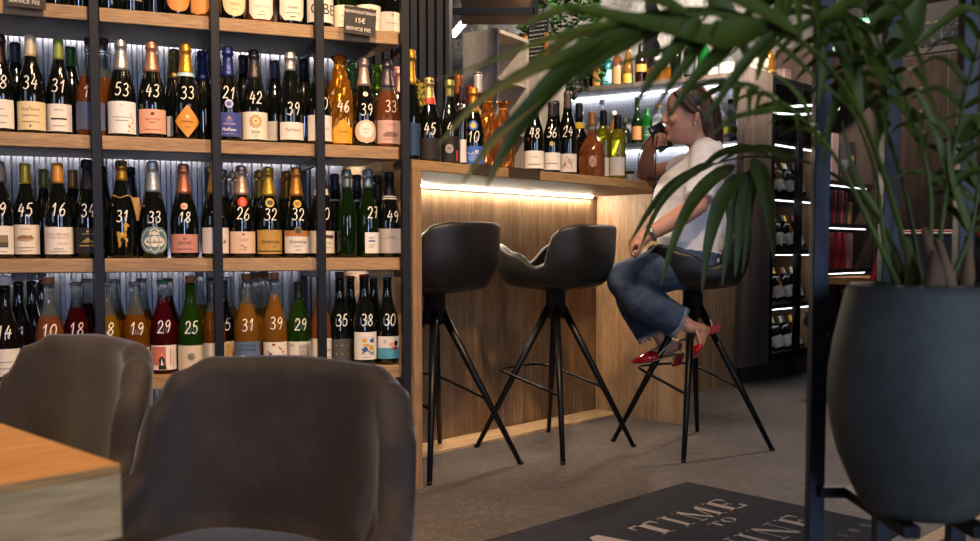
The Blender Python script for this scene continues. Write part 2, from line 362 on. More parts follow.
def bottle(px, where, typ, glass, foil, num, lab, desc, cat='bottle', group=None, fill=0, s=(1, 1), cap='foil', ring=None, name='wine_bottle', numh=.040, numz=None, seal=None, ang=None):
    """where: base point and turn.  foil: colour or (colour, height from, ...) ; lab: dict(shape,z0,z1,ha,c,art=[...])"""
    loc, rz = where
    t = thing(name, desc, cat, loc, rz+random.uniform(-.05, .05), group)
    P = [(r*s[0], z*s[1]) for r, z in PROF[typ]]; H = P[-1][1]
    link('glass_body', bottle_mesh(typ, glass, fill, s), t)
    if foil:
        k = ('foil', typ, foil, cap, s)
        if k not in ME:
            mb = MB()
            if cap == 'foil':      # long sparkling wine foil over cork and wire
                z0 = H*.69; Q = [(rad(P, z0+(H*.92-z0)*i/6)+.0011, z0+(H*.92-z0)*i/6) for i in range(7)]
                Q += [(.0192, H*.925), (.0196, H*.945), (.0178, H*.955), (.0172, H*.972), (.0182, H*.99), (.0160, H*1.008), (.0100, H*1.017), (.001, H*1.018)]
                mb.lathe(Q, 22); mb.tube([(.0196*math.cos(a), .0196*math.sin(a), H*.952) for a in [2*PI*i/20 for i in range(20)]], .0012, 6, closed=True)
            elif cap == 'short':   # sparkling, short foil
                z0 = H*.80; Q = [(rad(P, z0+(H*.92-z0)*i/4)+.0011, z0+(H*.92-z0)*i/4) for i in range(5)]
                Q += [(.0192, H*.925), (.0196, H*.945), (.0176, H*.96), (.0182, H*.99), (.0150, H*1.01), (.001, H*1.016)]
                mb.lathe(Q, 22)
            elif cap == 'caps':    # still wine capsule
                z0 = H*.79; Q = [(rad(P, z0+(H-z0)*i/6)+.0011, z0+(H-z0)*i/6) for i in range(7)]
                Q += [(P[-1][0]*.9, H+.0015), (.001, H+.002)]
                mb.lathe(Q, 22)
            elif cap == 'crown':
                r0 = P[-1][0]
                vs = []; n = 42
                for z, rr in ((H-.004, r0+.0042), (H+.001, r0+.003), (H+.0035, r0+.001), (H+.0042, r0*.4)):
                    vs.append([((rr+(.0007 if (i % 2 and z < H) else 0))*math.cos(2*PI*i/n), (rr+(.0007 if (i % 2 and z < H) else 0))*math.sin(2*PI*i/n), z) for i in range(n)])
                mb.loft(vs)
            elif cap == 'cork':
                r0 = P[-1][0]; mb.lathe([(r0*.98, H-.002), (r0*1.05, H+.004), (r0*1.12, H+.018), (r0*1.0, H+.022), (.001, H+.0225)], 18)
            elif cap == 'stopper':
                r0 = P[-1][0]; mb.lathe([(r0*1.35, H-.001), (r0*1.42, H+.002), (r0*1.42, H+.024), (r0*1.3, H+.027), (.001, H+.027)], 18)
            ME[k] = mb.mesh('closure', plain(foil, .34 if cap in ('foil', 'short', 'caps', 'crown') else .7, .75 if cap in ('foil', 'short', 'crown') else (.35 if cap == 'caps' else 0), var=.18, scale=150, bump=.25 if cap in ('foil', 'short') else 0))
        link({'foil': 'foil', 'short': 'foil', 'caps': 'capsule', 'crown': 'crown_cap', 'cork': 'cork', 'stopper': 'stopper'}[cap], ME[k], t)
    if ring:     # band(s) at the foot of the foil: (z, height, colour)
        mb = MB()
        for z, h, c in ring: mb.lathe([(rad(P, z)+.0016, z), (rad(P, z+h)+.0018, z+h)], 22, cap=False)
        mb.build('neck_band', plain(ring[0][2], .5), t)
    if seal:     # round neck seal: (z, radius, colour, inner)
        z, r, c, c2 = seal; mb = MB()
        v, f = scan(ellipse(0, z, r, r), 12, 4); wrap(P, v, .0024, mb, f, 0)
        v, f = scan(ellipse(0, z, r*.6, r*.6), 8, 3); wrap(P, v, .0029, mb, f, 1)
        mb.build('neck_seal', [plain(c, .4, .3), plain(c2, .5)], t)
    a0 = ang or 0.
    if lab:
        z0, z1, ha = lab.get('z0', .018), lab.get('z1', .1), lab.get('ha', 1.15)
        R0 = P[3][0]; w = ha*R0; sh = lab.get('shape', 'rect'); zc = (z0+z1)/2; hh = (z1-z0)/2
        if sh == 'rect': poly = rect(-w, w, z0, z1)
        elif sh == 'diamond': poly = [(0, z0), (w, zc), (0, z1), (-w, zc)]
        elif sh == 'oval': poly = ellipse(0, zc, w, hh, 28)
        elif sh == 'shield': poly = [(-w*.6, z0), (w*.6, z0), (w, z0+hh*.45), (w, z1), (-w, z1), (-w, z0+hh*.45)]
        elif sh == 'bell': poly = [(-w, z0), (w, z0), (w, zc), (w*.55, zc+hh*.35), (w*.3, z1-hh*.15), (0, z1), (-w*.3, z1-hh*.15), (-w*.55, zc+hh*.35), (-w, zc)]
        elif sh == 'poodle': poly = [(x*w*1.5, zc+y*hh*1.6) for x, y in POODLE]
        mb = MB(); v, f = scan(poly, 26 if sh == 'poodle' else (1 if sh == 'rect' else 16), 4 if sh == 'poodle' else 12); wrap(P, v, .0007, mb, f, 0, ang0=a0)
        L = mb.build('label_paper' if sh != 'poodle' else 'gold_poodle_emblem', plain(lab.get('c', '#e8dfcf'), .6, .5 if lab.get('metal') else 0, var=.05), t)
        if lab.get('art'):
            mb = MB(); mats = []; lift = .0015
            def mi(c):
                if c not in mats: mats.append(c)
                return mats.index(c)
            for e in lab['art']:
                if e[0] == 'text': _, s_, size, u, z, c = e; v, f = text2d(s_, size); v = [(a+u, b+z) for a, b in v]
                elif e[0] == 'rect': _, x0, x1, y0, y1, c = e; v, f = scan(rect(x0, x1, y0, y1), 1, 16 if x1-x0 > .03 else 6)
                elif e[0] == 'oval': _, u, z, rx, ry, c = e; v, f = scan(ellipse(u, z, rx, ry), 10, 3)
                elif e[0] == 'poly': _, pl, c = e; v, f = scan(pl, 12, 3)
                elif e[0] == 'line': _, pl, wd, c = e; v, f = ribbon2d([(p.x, p.y) for p in catmull([(a, b, 0) for a, b in pl], 4)], wd)
                lift += .00012
                wrap(P, v, lift, mb, f, mi(c), False, ang0=a0)
            mb.build('label_print', [plain(c, .6, var=.05) for c in mats], L)
    if num:
        zc = numz or {'champ': .150, 'burg': .152, 'bord': .165, 'fat': .13, 'tall': .17}.get(typ, .15)*s[1]
        v, f = number2d(num, numh, .0032); mb = MB(); wrap(P, [(a, b+zc-numh/2) for a, b in v], .0011, mb, f, 0, ang0=a0)
        mb.build('painted_number', plain('#f1e9dd', .7, var=0), t)
    return t

# ================================================================== the setting
mb = MB(); mb.box(-7, 8, -3.5, 12, -.1, 0); struct(mb.build('floor', CONCRETE), 'worn grey concrete floor')
mb = MB(); mb.box(-7, 8, -3.5, 12, 3.1, 3.2); struct(mb.build('ceiling', plain('#4c443d', .9, var=.2, scale=4)), 'dark ceiling')
def wall_quad(name, p, q, z0, z1, m, th=.1):
    d = (Vector(q)-Vector(p)); d.normalize(); nrm = Vector((-d.y, d.x))
    mb = MB(); a, b = Vector(p), Vector(q); c, e = b+nrm*th, a+nrm*th
    vs = [(x.x, x.y, z) for z in (z0, z1) for x in (a, b, c, e)]
    mb.add(vs, [(0, 3, 2, 1), (4, 5, 6, 7), (0, 1, 5, 4), (1, 2, 6, 5), (2, 3, 7, 6), (3, 0, 4, 7)])
    return struct(mb.build(name, m))
PLASTER = plain('#6e655c', .9, var=.15, scale=3)
# corrugated steel wall behind the wine rack (runs on past the rack's end)
WV = .357
def bar_u(v, b=-.004):        # where the rack's depth line meets the outer face of the bar's end panel
    p, q = SHF.w(0, v)-BAR.o, SHF.x
    return (b-p.dot(BAR.x))/q.dot(BAR.x)
RIBS = plain('#5b5c60', .4, .6, var=.06, scale=8)
def ribs(name, u0, u1, z0, z1, label, mat_=None):
    mb = MB(); pitch = .0335; pr = []; x = u0
    while x < u1-pitch:
        for dx, dy in ((0, 0), (.34, 0), (.46, -.020), (.86, -.020)): pr.append((x+dx*pitch, WV+dy))
        x += pitch
    pr.append((u1, WV)); vs = []
    for (a, b) in pr: vs += [(a, b, z0), (a, b, z1)]
    mb.add(vs, [(2*i, 2*i+2, 2*i+3, 2*i+1) for i in range(len(pr)-1)]); mb.box(u0, u1, WV+.012, WV+.03, z0, z1)
    o = mb.build(name, mat_ or RIBS); o.location = SHF.o; o.rotation_euler = (0, 0, SHF.r); return struct(o, label)
uj = -1.9+.0335*int((bar_u(WV+.03)-.01+1.9)/.0335)
ribs('wall_left', -1.9, uj, 0, 3.1, 'corrugated dark steel wall behind the wine rack')
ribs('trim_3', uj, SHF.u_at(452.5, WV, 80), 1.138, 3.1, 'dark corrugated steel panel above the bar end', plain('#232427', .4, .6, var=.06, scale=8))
# rough limestone walls
def stone_wall(name, fr, ua, ub, v, za, zb, label):
    nx, nz = int((ub-ua)/.045), int((zb-za)/.045); mb = MB(); vs = []; fs = []
    for j in range(nz+1):
        for i in range(nx+1):
            u = ua+(ub-ua)*i/nx; z = za+(zb-za)*j/nz
            p = Vector((u*2.4, z*3.0, fr.r*7)); h = noise.fractal(p*1.1, 1.0, 2.0, 5)*.075 + abs(noise.noise(p*2.3))*.05
            vs.append((u, v+h, z))
    for j in range(nz):
        for i in range(nx): fs.append((j*(nx+1)+i, j*(nx+1)+i+1, (j+1)*(nx+1)+i+1, (j+1)*(nx+1)+i))
    mb.add(vs, fs, 0, True); o = mb.build(name, STONE); o.location = fr.o; o.rotation_euler = (0, 0, fr.r); return struct(o, label)
stone_wall('wall_back', BKB, -6.0, -.42, .52, 0, 3.1, 'rough limestone wall behind the back bar')
stone_wall('wall_right', BAR, 3.45, 7.2, 1.35, 0, 3.1, 'rough limestone wall above the wine fridge')
c0 = BAR.w(7.1, 1.4); c1 = BAR.w(7.1, -6.5)
wall_quad('wall_front', (c0.x, c0.y), (c1.x, c1.y), 0, 3.1, PLASTER)
c2 = Vector((8, -3.4, 0)); wall_quad('wall_side', (c1.x, c1.y), (8, -3.4), 0, 3.1, PLASTER)

# ================================================================== wine rack
ZT = [1.5415, 1.168, .804, .445]; BSC = .955
RACKS = plain('#121215', .5, .25, var=.12, scale=40)
rack = fthing(SHF, 'wine_rack', 'tall wine rack of oak shelves and black steel uprights against the corrugated wall', 'wine rack')
UP = [-.74, -.401, -.065, .275, .594, .873]
DEP = .298
for k, u in enumerate(UP):
    m = MB(); m.box(u-.0135, u+.0135, -.031, -.004, 0, 2.4); m.build('upright', RACKS, rack, .002)
    if k < 5: m = MB(); m.box(u-.012, u+.012, DEP+.006, DEP+.028, 0, 2.4); m.build('upright', BLACK, rack)
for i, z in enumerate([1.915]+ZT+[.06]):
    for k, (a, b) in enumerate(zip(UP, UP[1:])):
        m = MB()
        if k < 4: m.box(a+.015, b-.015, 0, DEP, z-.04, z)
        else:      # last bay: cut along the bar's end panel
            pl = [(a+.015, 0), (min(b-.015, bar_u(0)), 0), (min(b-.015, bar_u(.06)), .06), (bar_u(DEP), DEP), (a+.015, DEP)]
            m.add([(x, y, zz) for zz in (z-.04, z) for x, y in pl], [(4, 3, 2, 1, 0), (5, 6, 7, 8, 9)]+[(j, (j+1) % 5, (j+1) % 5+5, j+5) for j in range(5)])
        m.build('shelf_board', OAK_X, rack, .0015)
    m = MB(); m.box(UP[0]+.02, bar_u(DEP)-.01, .006, DEP-.002, z-.0425, z-.0402); m.build('underside_shade', plain('#2a2421', .45, .2), rack)  # dark sheet added so the shelf undersides look shaded
    for k, u in enumerate(UP): m = MB(); m.box(u-.008, u+.008, -.004, DEP+.006 if k < 5 else .10, z-.064, z-.042); m.build('side_rail', BLACK, rack)
    m = MB(); m.box(UP[0]+.02, bar_u(DEP+.03)-.02, DEP+.008, DEP+.018, z-.024, z-.012); m.build('light_strip', glow('#f2f3ff', 60.0), rack)

def SH(px, k, d=.063):
    py = (12, 115, 235, 345)[k]
    u = SHF.u_at(px, d, py); return SHF.w(u, d, ZT[k]), SHF.r, u
placed = {0: [], 1: [], 2: [], 3: []}
def shelf_bottle(px, k, typ, glass, foil, num, lab, desc, d=.063, **kw):
    s = kw.get('s', (1, 1)); r = max(q[0] for q in PROF[typ])*s[0]*BSC
    for _ in range(60):
        p, rz, u = SH(px, k, d)
        if all((u-a)**2+(d-b)**2 > (r+c+.001)**2 for a, b, c in placed[k]): break
        d += .004
    placed[k].append((u, d, r))
    t = bottle(px, (p, rz), typ, glass, foil, num, lab, desc, group='bottles on the wine rack', **kw); t.scale = (BSC,)*3
    return t
INK, GOLD, RED = '#2a2626', '#a5813c', '#b03a34'
def script(z, w=.05, c=INK, u=0, th=.0011):      # a looping signature
    n = 11; return ('line', [(u-w/2+w*i/(n-1), z+(.006 if i % 2 else -.002)*(1.3 if i in (1, 5) else .7)) for i in range(n)], th, c)
def fine(z, w=.045, c='#8a7f76', u=0): return ('rect', u-w/2, u+w/2, z, z+.0016, c)
S = shelf_bottle
# ---- second shelf, front row
S(1, 1, 'burg', 'dk', '#2b2020', '48', dict(c='#ece4d6', z0=.014, z1=.1, art=[fine(.07, .03), fine(.05, .05), fine(.03, .04)]), 'dark bottle numbered 48 with plain white label at far left of second shelf')
S(32, 1, 'burg', 'dk', '#e3cba3', '34', dict(c='#e6d3a0', z0=.012, z1=.098, ha=1.3, art=[script(.072, .055), fine(.055, .05), fine(.036, .06), ('oval', 0, .024, .003, .003, INK)]), 'dark bottle numbered 34 with cream capsule and wide yellow-cream label', cap='caps', s=(1.0, 1.02))
S(60, 1, 'burg', 'dk', '#9aa552', '31', dict(c='#ebe2d4', z0=.014, z1=.098, ha=1.15, art=[('text', 'DOMAINE', .006, 0, .078, '#6a6058'), ('rect', -.024, .024, .050, .0545, INK), fine(.03, .04)]), 'dark bottle numbered 31 with pale green capsule on the second shelf', cap='caps', s=(.95, 1.02))
S(91, 1, 'champ', 'ro', '#3a2416', '14', dict(c='#56607f', z0=.020, z1=.105, ha=1.25, art=[('rect', -.02, .015, .046, .0475, '#b8663a'), ('rect', -.024, .024, .034, .0354, '#b8663a'), ('oval', .012, .08, .009, .009, '#2c3350'), ('oval', .012, .08, .005, .005, '#b8663a')]), 'amber rose bottle numbered 14 with blue label behind the second upright', cap='cork', fill=.2, s=(1, .93))
S(122, 1, 'champ', 'dk', '#c9c6c6', '53', dict(c='#e9e6e3', z0=.012, z1=.112, ha=1.2, art=[('rect', -.03, .03, .062, .064, '#a9a19b'), fine(.052, .04), ('poly', [(.018, .042), (.028, .034), (.022, .03)], '#c8502c'), ('poly', [(.03, .05), (.036, .044), (.03, .04)], '#d89a3a'), ('oval', .02, .02, .004, .003, '#d8a43a'), ('line', [(.026, .075), (.034, .06), (.04, .05)], .0012, '#6a7c6a'), ('line', [(.03, .03), (.04, .02), (.043, .016)], .0012, '#4c6c5a'), ('text', 'BRUT', .005, 0, .098, '#8a8480')]), 'champagne bottle numbered 53 with silver foil and white label with orange flowers')
S(152.5, 1, 'champ', 'dk', '#d99a7c', '43', dict(c='#e0a587', z0=.016, z1=.092, ha=1.15, art=[('oval', 0, .078, .006, .005, '#5a3a34'), ('text', 'BRUT ROSE', .0085, 0, .058, '#a06a54'), fine(.05, .02, '#8a5a48'), fine(.028, .06, '#b5806a')]), 'champagne bottle numbered 43 with pink foil and salmon pink label')
S(186.5, 1, 'champ', 'dk', '#e2a53c', '33', dict(shape='diamond', c='#d1923a', z0=.006, z1=.112, ha=1.0, art=[('text', 'CARPINUS', .0085, 0, .055, '#5a3c14'), ('oval', 0, .073, .005, .0055, '#f0d9a4'), fine(.04, .018, '#8a6222')]), 'champagne bottle numbered 33 with gold foil and orange diamond label', ring=[(.205, .012, '#a9cdd6')])
S(228.5, 1, 'champ', 'dk', '#3b4684', '21', dict(c='#3f4a93', z0=.016, z1=.094, ha=1.15, art=[('rect', -.02, .02, .054, .06, '#8f86b0'), ('oval', 0, .07, .012, .008, '#6f6aa0'), ('oval', 0, .077, .004, .005, '#c0a04a'), script(.036, .045, '#f0ecf4', 0, .0022), fine(.024, .06, '#a49ac0')]), 'bottle numbered 21 with blue foil and blue label on the second shelf', s=(.95, 1.0), seal=(.122, .014, '#c9c0dc', '#5a62a4'), numz=.158, cap='foil')
S(254.5, 1, 'champ', 'dk', '#4a4645', '42', dict(c='#e9dfc9', z0=.012, z1=.102, ha=1.15, art=[('oval', 0, .072, .017, .017, '#d3b27a')]+[('oval', .017*math.cos(a), .072+.017*math.sin(a), .005, .005, '#c8a468') for a in [2*PI*i/10 for i in range(10)]]+[('oval', 0, .072, .010, .010, '#e8d8b4'), ('oval', 0, .072, .004, .004, '#b0703a'), ('text', 'COS', .013, 0, .032, INK), fine(.022, .014)]), 'bottle numbered 42 with dark grey foil and sunburst emblem on cream label')
S(290.5, 1, 'champ', 'dk', '#ded2c6', '39', dict(c='#e5dcd0', z0=.014, z1=.072, ha=1.1, art=[script(.044, .055, '#5a5048', 0, .0014)]), 'dark bottle numbered 39 with white foil and small signature label', numz=.118, cap='short', numh=.042)
S(319, 1, 'champ', 'dk', '#2a2424', '10', dict(c='#ebe4d8', z0=.014, z1=.1, ha=1.2, art=[('oval', .02, .055, .008, .006, '#cfc6ba'), fine(.03, .04)]), 'dark bottle numbered 10 with white label half hidden by the third upright', cap='caps', numz=.14)
S(364, 1, 'champ', 'dk', '#e3c3ae', '39', dict(shape='oval', c='#e0bda0', z0=.012, z1=.092, ha=1.0, art=[('oval', 0, .057, .026, .027, '#efe6da'), ('text', 'BRUT', .008, 0, .058, '#8a6a5c'), fine(.047, .014)]), 'champagne bottle numbered 39 with pale pink foil and round two-tone label', seal=(.18, .0085, '#e6cdb4', '#d8b69a'), s=(.97, .99), numz=.128)
S(387.5, 1, 'champ', 'ro', '#6a6468', '33', dict(c='#cfa79a', z0=.016, z1=.096, ha=1.2, art=[('text', 'LE ROSE', .008, 0, .078, '#8a4a44'), ('poly', [(-.03, .045), (-.015, .056), (.01, .056), (.03, .046), (.02, .04), (-.02, .038)], '#8d6a66'), fine(.03, .06, '#a5807a')]), 'rose sparkling bottle numbered 33 with grey foil and pinkish label beside last upright', numz=.145, fill=.21)
# gold cellophane wrapped bottle
def wrapped(loc, rz, name, lab, cat, colour, h, r, bell, num, grp, seed=1):
    t = thing(name, lab, cat, loc, rz, grp); rnd = random.Random(seed); rings = []
    prof = [(r*.92, 0), (r, .01), (r*1.02, h*.1), (r*1.03, h*.2), (r*1.02, h*.31), (r*1.03, h*.42), (r*.98, h*.5), (r*.9, h*.58), (r*.80, h*.65), (r*.66, h*.72), (r*.55, h*.78), (r*.47, h*.84), (r*.34, h*.90), (r*.46, h*.95), (r*.62, h*1.0), (r*.5, h*1.005)]
    n = 30
    for i, (rr, z) in enumerate(prof):
        rings.append([((rr*(1+rnd.uniform(-.13, .10)))*math.cos(2*PI*k/n), (rr*(1+rnd.uniform(-.13, .10)))*math.sin(2*PI*k/n), z+(rnd.uniform(-.008, .008) if i > 2 else 0)) for k in range(n)])
    m = MB(); m.loft(rings, smooth=False); m.build('cellophane_wrap', plain(colour, .12, .75, coat=.9, var=.3, scale=45), t)
    m = MB(); m.tube([(r*.34*math.cos(2*PI*k/16), r*.34*math.sin(2*PI*k/16), h*.9) for k in range(16)], .003, 6, closed=True); m.build('tie', plain('#c99a3a', .4), t)
    P = [(r*1.09, 0), (r*1.09, h)]
    if bell:
        m = MB(); v, f = scan([(-.034, .01), (.034, .01), (.034, .06), (.02, .07), (.012, .085), (0, .09), (-.012, .085), (-.02, .07), (-.034, .06)], 14, 8); wrap(P, v, .001, m, f, 0)
        L = m.build('label_paper', plain('#dca22a', .5), t); m = MB(); wrap(P, [(p.x, p.y) for p in [Vector((a, b)) for a, b in text2d('Cuvee', .012)[0]]] and [(a, b+.045) for a, b in text2d('Cuvee', .012)[0]], .002, m, text2d('Cuvee', .012)[1], 0); m.build('label_print', plain('#6a4a10', .6), L)
    if num:
        v, f = number2d(num, .04, .004); m = MB(); wrap(P, [(a, b+.115) for a, b in v], .002, m, f, 0); m.build('painted_number', plain('#f1e9dd', .7, var=0), t)
    return t
p, rz, u = SH(340, 1, .075); placed[1].append((u, .075, .05))
wrapped(p, rz, 'wrapped_bottle', 'bottle numbered 46 wrapped in crinkled gold cellophane on the second shelf', 'bottle', '#c07a1e', .308, .047, True, '46', 'bottles on the wine rack', 3).scale = (BSC,)*3
# ---- second shelf, behind
for px, typ, g, foil, cap, dsc in [(17, 'burg', 'dk', '#3a3c42', 'caps', 'dark bottle with grey capsule behind bottles 48 and 34'), (72, 'burg', 'dk', '#3d6a34', 'caps', 'dark bottle with bottle-green capsule behind bottle 31'), (105, 'champ', 'am', '#33231a', 'cork', 'amber bottle with dark cork behind the second upright'),
     (175, 'champ', 'dk', '#7d6f3e', 'foil', 'dark bottle with olive gold foil behind bottle 33 with the diamond label'), (203, 'champ', 'dk', '#26305e', 'foil', 'dark bottle with navy foil left of bottle 21'), (244, 'champ', 'dk', '#222226', 'caps', 'black capped bottle behind bottles 21 and 42'), (275, 'burg', 'dk', '#55565c', 'caps', 'dark bottle with grey capsule between bottles 42 and 39'),
     (304, 'champ', 'dk', '#1e1e22', 'caps', 'black capped dark bottle right of the signature label bottle'), (377, 'champ', 'gd', '#7f9a2e', 'foil', 'bottle with shiny lime green foil behind the two rightmost pink labels'), (352, 'champ', 'gd', '#6d8a4a', 'foil', 'green foiled bottle behind the gold cellophane bottle'), (398, 'champ', 'dk', '#d79a8e', 'foil', 'bottle with rose pink foil tucked behind the last upright')]:
    S(px, 1, typ, g, foil, None, dict(c='#d9d2c6', z0=.02, z1=.085) if px in (175, 275) else None, dsc, d=.158, cap=cap, fill=.2 if g == 'am' else 0)
# ---- third shelf, front
S(0, 2, 'burg', 'dk', '#6c6c6e', '39', dict(c='#e8dfcf', z0=.014, z1=.1, ha=1.25, art=[('rect', -.012, .028, .035, .072, '#8a7a5e'), ('rect', -.012, .028, .035, .05, '#4d4a42'), fine(.022, .05)]), 'grey-capped bottle numbered 39 with small picture label at far left of third shelf', cap='caps')
S(26.5, 2, 'burg', 'dk', '#cdab35', '45', dict(c='#e2d6c2', z0=.014, z1=.105, ha=1.2, art=[('text', 'DOMAINE', .006, 0, .09, '#8a7a66'), ('oval', 0, .064, .027, .010, '#b79a74'), ('poly', [(-.02, .066), (-.008, .074), (.004, .07), (.018, .073), (.022, .062), (-.02, .06)], '#8f6a44'), fine(.034, .05), fine(.024, .04)]), 'dark bottle numbered 45 with yellow capsule and landscape drawing on cream label', cap='caps')
S(59, 2, 'burg', 'dk', '#d9913a', '16', dict(c='#e4dccf', z0=.014, z1=.098, ha=1.42, art=[('text', 'CLOS DES NEUF', .010, 0, .072, '#b08d4a'), ('rect', -.03, .03, .0645, .066, '#c9b48a'), ('text', 'VOLNAY', .008, .012, .045, '#b49c6c'), fine(.03, .03), fine(.022, .05)]), 'dark bottle numbered 16 with orange capsule and wide cream label', cap='caps')
S(88.5, 2, 'champ', 'dk', '#2c2b2d', '34', dict(c='#1e1c1b', z0=.016, z1=.096, ha=1.2, art=[('rect', -.018, .018, .076, .0785, '#a58a4a'), ('poly', [(-.02, .05), (0, .066), (.02, .05)], '#a58a4a'), ('rect', -.026, .026, .038, .043, '#a58a4a'), ('oval', 0, .085, .004, .004, '#c9a85a')]), 'black bottle numbered 34 with black foil and black gold-printed label left of second upright')
t31 = S(122.5, 2, 'champ', 'dk', '#b08a34', '31', dict(shape='poodle', c='#c59a3e', metal=1, z0=.03, z1=.098, ha=.55), 'dark bottle numbered 31 with gold poodle emblem and brown paper tag', cap='short', numz=.134, numh=.036)
m = MB(); m.tube([(.030*math.cos(2*PI*k/24), .030*math.sin(2*PI*k/24), .196+.004*math.sin(k)) for k in range(24)], .0017, 6, closed=True); m.build('string', plain('#c79a4a', .8), t31)
m = MB(); m.box(-.019, .019, -.001, .001, -.075, 0, fr=lambda x, y, z: (.040+x+(.0 if z < 0 else -.006), .014+y+z*.05, .196+z)); m.build('paper_tag', plain('#b08a58', .8), t31)
m = MB(); v, f = scan(rect(-.008, .008, .292, .307), 1, 4); wrap([(.0185, 0), (.0185, 1)], v, .001, m, f, 0); m.build('black_foil_patch', plain('#161412', .5), t31)
S(153.5, 2, 'champ', 'dk', '#b9c0c6', '33', dict(shape='oval', c='#5d7b80', z0=.012, z1=.104, ha=1.15, art=[('oval', 0, .058, .044, .040, '#c9c8ba'), ('oval', 0, .058, .040, .036, '#56757a'), ('oval', 0, .054, .034, .018, '#d8d3c2'), ('rect', -.026, .026, .050, .054, '#8a8a78'), ('poly', [(-.018, .078), (0, .088), (.018, .078), (0, .074)], '#d8d3c2')]), 'champagne bottle numbered 33 with long silver foil and ornate round teal label', numz=.132, numh=.036)
S(184.5, 2, 'champ', 'dk', '#c07a5e', '18', dict(c='#c4867a', z0=.018, z1=.078, ha=1.2, art=[('text', 'KRONE', .0125, 0, .046, '#5a2a2c'), ('poly', [(-.006, .062), (-.004, .069), (0, .065), (.004, .069), (.006, .062)], '#8a5a2c'), fine(.03, .05, '#8a4a48')]), 'champagne bottle numbered 18 with copper rose foil and dusty pink label', numz=.132, numh=.034, seal=(.168, .011, '#d8a48c', '#c08a70'), s=(1, .98))
S(215, 2, 'champ', 'dk', '#c69a3e', '14', dict(c='#e2d8cc', z0=.016, z1=.1, ha=1.25, art=[('poly', [(.02, .05), (.028, .062), (.034, .05)], '#8a5a4a'), fine(.036, .03)]), 'bottle with gold foil and off-white label mostly behind the middle upright of third shelf', s=(1, .99), numz=.14)
S(242, 2, 'champ', 'dk', '#dcb9a2', '26', dict(c='#dfbfa8', z0=.016, z1=.088, ha=1.2, art=[('text', 'CUVEE', .010, 0, .058, '#b08472'), ('line', [(-.012, .04), (-.003, .043), (.003, .035), (.012, .04)], .0016, '#8a5a50'), fine(.028, .03, '#b58d7a'), ('oval', 0, .079, .005, .002, INK)]), 'champagne bottle numbered 26 with pale pink foil and red neck seal', seal=(.186, .0165, '#c8402c', '#d8604a'), s=(1, .985))
S(269, 2, 'champ', 'dk', '#d3a83c', '32', dict(c='#b78f46', z0=.014, z1=.094, ha=1.2, art=[('text', 'Gramona', .0165, 0, .05, '#3a2a14'), ('rect', -.05, .05, .022, .025, '#2a2014'), ('text', 'BRUT', .006, .012, .036, '#4a3818')]), 'champagne bottle numbered 32 with gold foil and golden label', seal=(.185, .0155, '#c8a24a', '#3a3a34'), s=(1, .98))
S(296.5, 2, 'champ', 'dk', '#cf9140', '32', dict(c='#e3dacd', z0=.016, z1=.092, ha=1.2, art=[('rect', -.05, .05, .074, .092, '#b87434'), ('text', 'Gramona', .0155, 0, .05, '#4a4a50'), fine(.04, .03), fine(.026, .02), ('oval', 0, .092, .013, .013, '#8a7040'), ('oval', 0, .092, .009, .009, '#3f4a44')]), 'champagne bottle numbered 32 with orange gold foil and white label with orange band', seal=(.182, .0135, '#cfa23e', '#8a6a2a'), s=(1, .98))
S(321.5, 2, 'champ', 'dr', '#3a2a22', '70', dict(c='#ded2bd', z0=.016, z1=.092, ha=1.2, art=[('rect', .0, .042, .068, .078, '#5a3a30'), fine(.05, .02, u=.02), fine(.034, .05)]), 'dark bottle numbered 70 with paper neck band behind the third upright of third shelf', cap='caps', ring=[(.215, .022, '#d8cfc0')])
S(347, 2, 'burg', 'gd', '#8e9a92', None, None, 'dark green bottle with silver foil and no label on third shelf', cap='short', s=(.92, 1.02))
S(368, 2, 'burg', 'gd', '#9ba6a8', '27', dict(c='#e6e0d6', z0=.016, z1=.088, ha=.75, art=[('text', 'BRUT', .010, -.004, .066, '#5a6a9a'), ('rect', -.018, .006, .056, .061, '#5a6a9a'), fine(.044, .024, u=-.006), fine(.036, .02, u=-.008)]), 'dark green bottle numbered 27 with silver foil and narrow white label', cap='short', s=(.98, 1.03), ang=.25)
S(389.5, 2, 'champ', 'dk', '#29292d', '49', dict(c='#b6b0aa', z0=.016, z1=.102, ha=1.25, art=[('rect', -.05, .05, .068, .069, '#8a8682'), ('text', 'GRANDE', .006, -.006, .072, '#77736f')]), 'champagne bottle numbered 49 with black foil and grey label at right end of third shelf', ring=[(.206, .005, '#d6d2cc'), (.214, .004, '#d6d2cc')], cap='foil', s=(1, .97))
